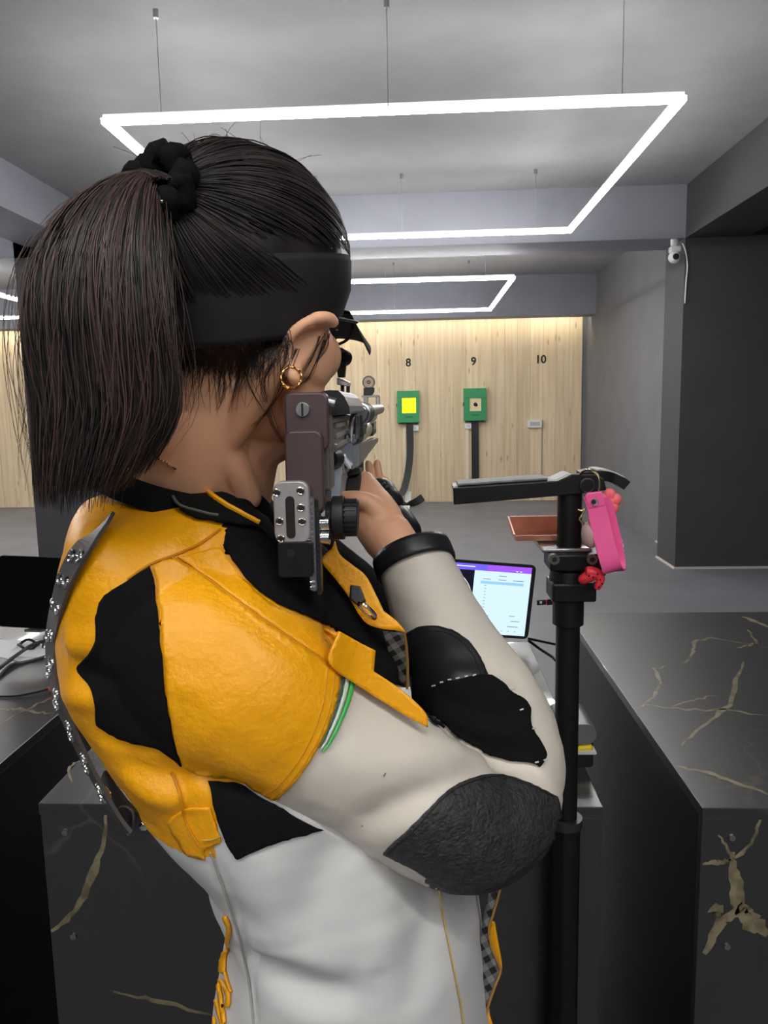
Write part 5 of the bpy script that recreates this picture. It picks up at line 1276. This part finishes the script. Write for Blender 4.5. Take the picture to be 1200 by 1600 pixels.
wedge('stock_lower_cap', [(509, 724), (537, 720), (540, 741), (511, 745)], .66, [(528, 715), (545, 713), (547, 735), (530, 738)], .76, M_GUN)
for k in range(7): MB().obox(P(515.5+k*2.6, 749+(1 if k % 2 else 0), .641), rw*.0003, rv*(.002 if k % 2 else .0032), ru*.0004).build('scale_mark', M_WHITEPL, rifle)
MB().tube([P(507, 725, .60), P(507, 775, .60)], .0014, 8).build('guide_rod', M_INK, rifle, smooth=True)
MB().cyl(P(512, 718, .62), P(523, 716, .64), .0085, n=18).build('side_screw', M_BLACKPL, rifle, smooth=True)
wedge('grip', [(540, 745), (564, 738), (562, 770), (552, 778), (538, 779)], .78, [(547, 745), (566, 739), (566, 800), (556, 812), (545, 812)], .83, M_BLACKPL, .003)
wedge('grip_mount', [(541, 733), (562, 731), (564, 740), (541, 745)], .77, [(548, 732), (566, 730), (567, 738), (548, 742)], .83, M_DKG, .001)
# barrel, air cylinder, fittings
rbox(.12, .34, -.006, .010, -.008, .006).build('action_tube', M_DKG, rifle, bevel=.003)
MB().cyl(R3(.24, .019, -.006), R3(.92, .012, -.004), .0085, n=24).build('barrel', M_GUN, rifle, smooth=True)
MB().cyl(R3(.30, .008, -.030), R3(.62, .006, -.028), .0125, n=24).build('air_cylinder', M_STEEL, rifle, smooth=True)
for u_ in (.27, .30, .33): MB().ring(R3(u_, .019, -.006), ru, .0095, .003, 24, 8).build('barrel_ring', M_STEEL, rifle, smooth=True)
MB().tube(spline([P(548, 690, .70), P(549, 665, .70), P(552, 650, .70), P(556, 647, .71), P(558, 660, .72), P(558, 685, .72)], 4), .0024, 8).build('bolt_lever', M_STEEL, rifle, smooth=True)
wedge('black_housing', [(556, 652), (566, 648), (568, 680), (557, 684)], .78, [(566, 652), (574, 650), (574, 676), (566, 680)], .95, M_BLACKPL)
wedge('sight_block', [(571, 662), (583, 661), (583, 681), (571, 683)], 1.05, [(577, 660), (588, 658), (588, 676), (577, 678)], 1.25, M_BLACKPL)
wedge('sight_block_cap', [(570, 652), (583, 651), (583, 662), (570, 663)], 1.05, [(577, 646), (590, 645), (589, 654), (577, 656)], 1.25, M_STEEL)
k_ = MB().cyl(P(530, 684, .69), P(541, 685, .69), .0055, n=18).build('side_knob', M_BLACKPL, rifle, smooth=True)
MB().cyl(P(541, 684, .69), P(545, 683, .69), .0035, n=14).build('side_knob_stud', M_CHROME, rifle, smooth=True)
# rear sight
rs = .72
MB().tube([P(521, 555, rs), P(530, 557, rs+.01), P(540, 560, rs+.02)], [.0075, .0085, .0075], 18).build('rear_eyepiece', M_BLACKPL, rifle, smooth=True)
wedge('rear_sight_body', [(524, 564), (541, 563), (538, 590), (528, 590)], rs, [(528, 566), (542, 565), (540, 590), (531, 590)], rs+.05, M_BLACKPL)
wedge('rear_sight_base', [(526, 590), (545, 597), (545, 604), (526, 601)], rs-.01, [(532, 591), (548, 597), (548, 604), (532, 602)], rs+.06, M_STEEL)
for x in (532, 541): wedge('rear_sight_post', [(x, 601), (x+5, 602), (x+5, 614), (x, 614)], rs, [(x+2, 601), (x+6, 602), (x+6, 614), (x+2, 614)], rs+.03, M_DKG)
MB().tube([P(523, 540, rs), P(547, 552, rs+.01), P(541, 563, rs+.01), P(524, 561, rs)], .0008, 6).build('blinder_wire', M_STEEL, rifle, smooth=True)
# front sight on its riser
fs_ = 1.42
def F(x, y, d=fs_): return P(x, y, d)
MB().ring(F(576, 597), ru, .0105, .0014, 32, 8).build('front_sight_ring', M_GUN, rifle, smooth=True)
MB().cyl(F(576, 597, fs_), F(576, 597, fs_+.001), .0098, n=32).build('front_sight_insert', mat('clear_insert', (200, 185, 165), .2, alpha=.55), rifle)
MB().ring(F(576, 597, fs_-.002), ru, .0028, .0008, 20, 6).build('aiming_ring', M_INK, rifle, smooth=True)
pxprism('front_sight_clamp', [(568, 606), (584, 605), (584, 611), (581, 617), (568, 618)], fs_-.01, .03, M_BLACKMET)
pxprism('riser_bar', [(565, 618), (592, 617), (592, 620), (565, 621)], fs_-.01, .03, M_GUN, .0005)
for x in (568, 572, 587, 591): pxprism('riser_post', [(x, 620), (x+2.6, 620), (x+2.6, 640), (x, 640)], fs_-.01, .012, M_GUN, .0003)
pxprism('riser_base', [(566, 638), (593, 636), (593, 642), (588, 645), (566, 645)], fs_-.01, .04, M_DKG, .0006)
MB().cyl(F(588, 640), F(596, 640), .0024, n=12).build('riser_screw', M_INK, rifle, smooth=True)
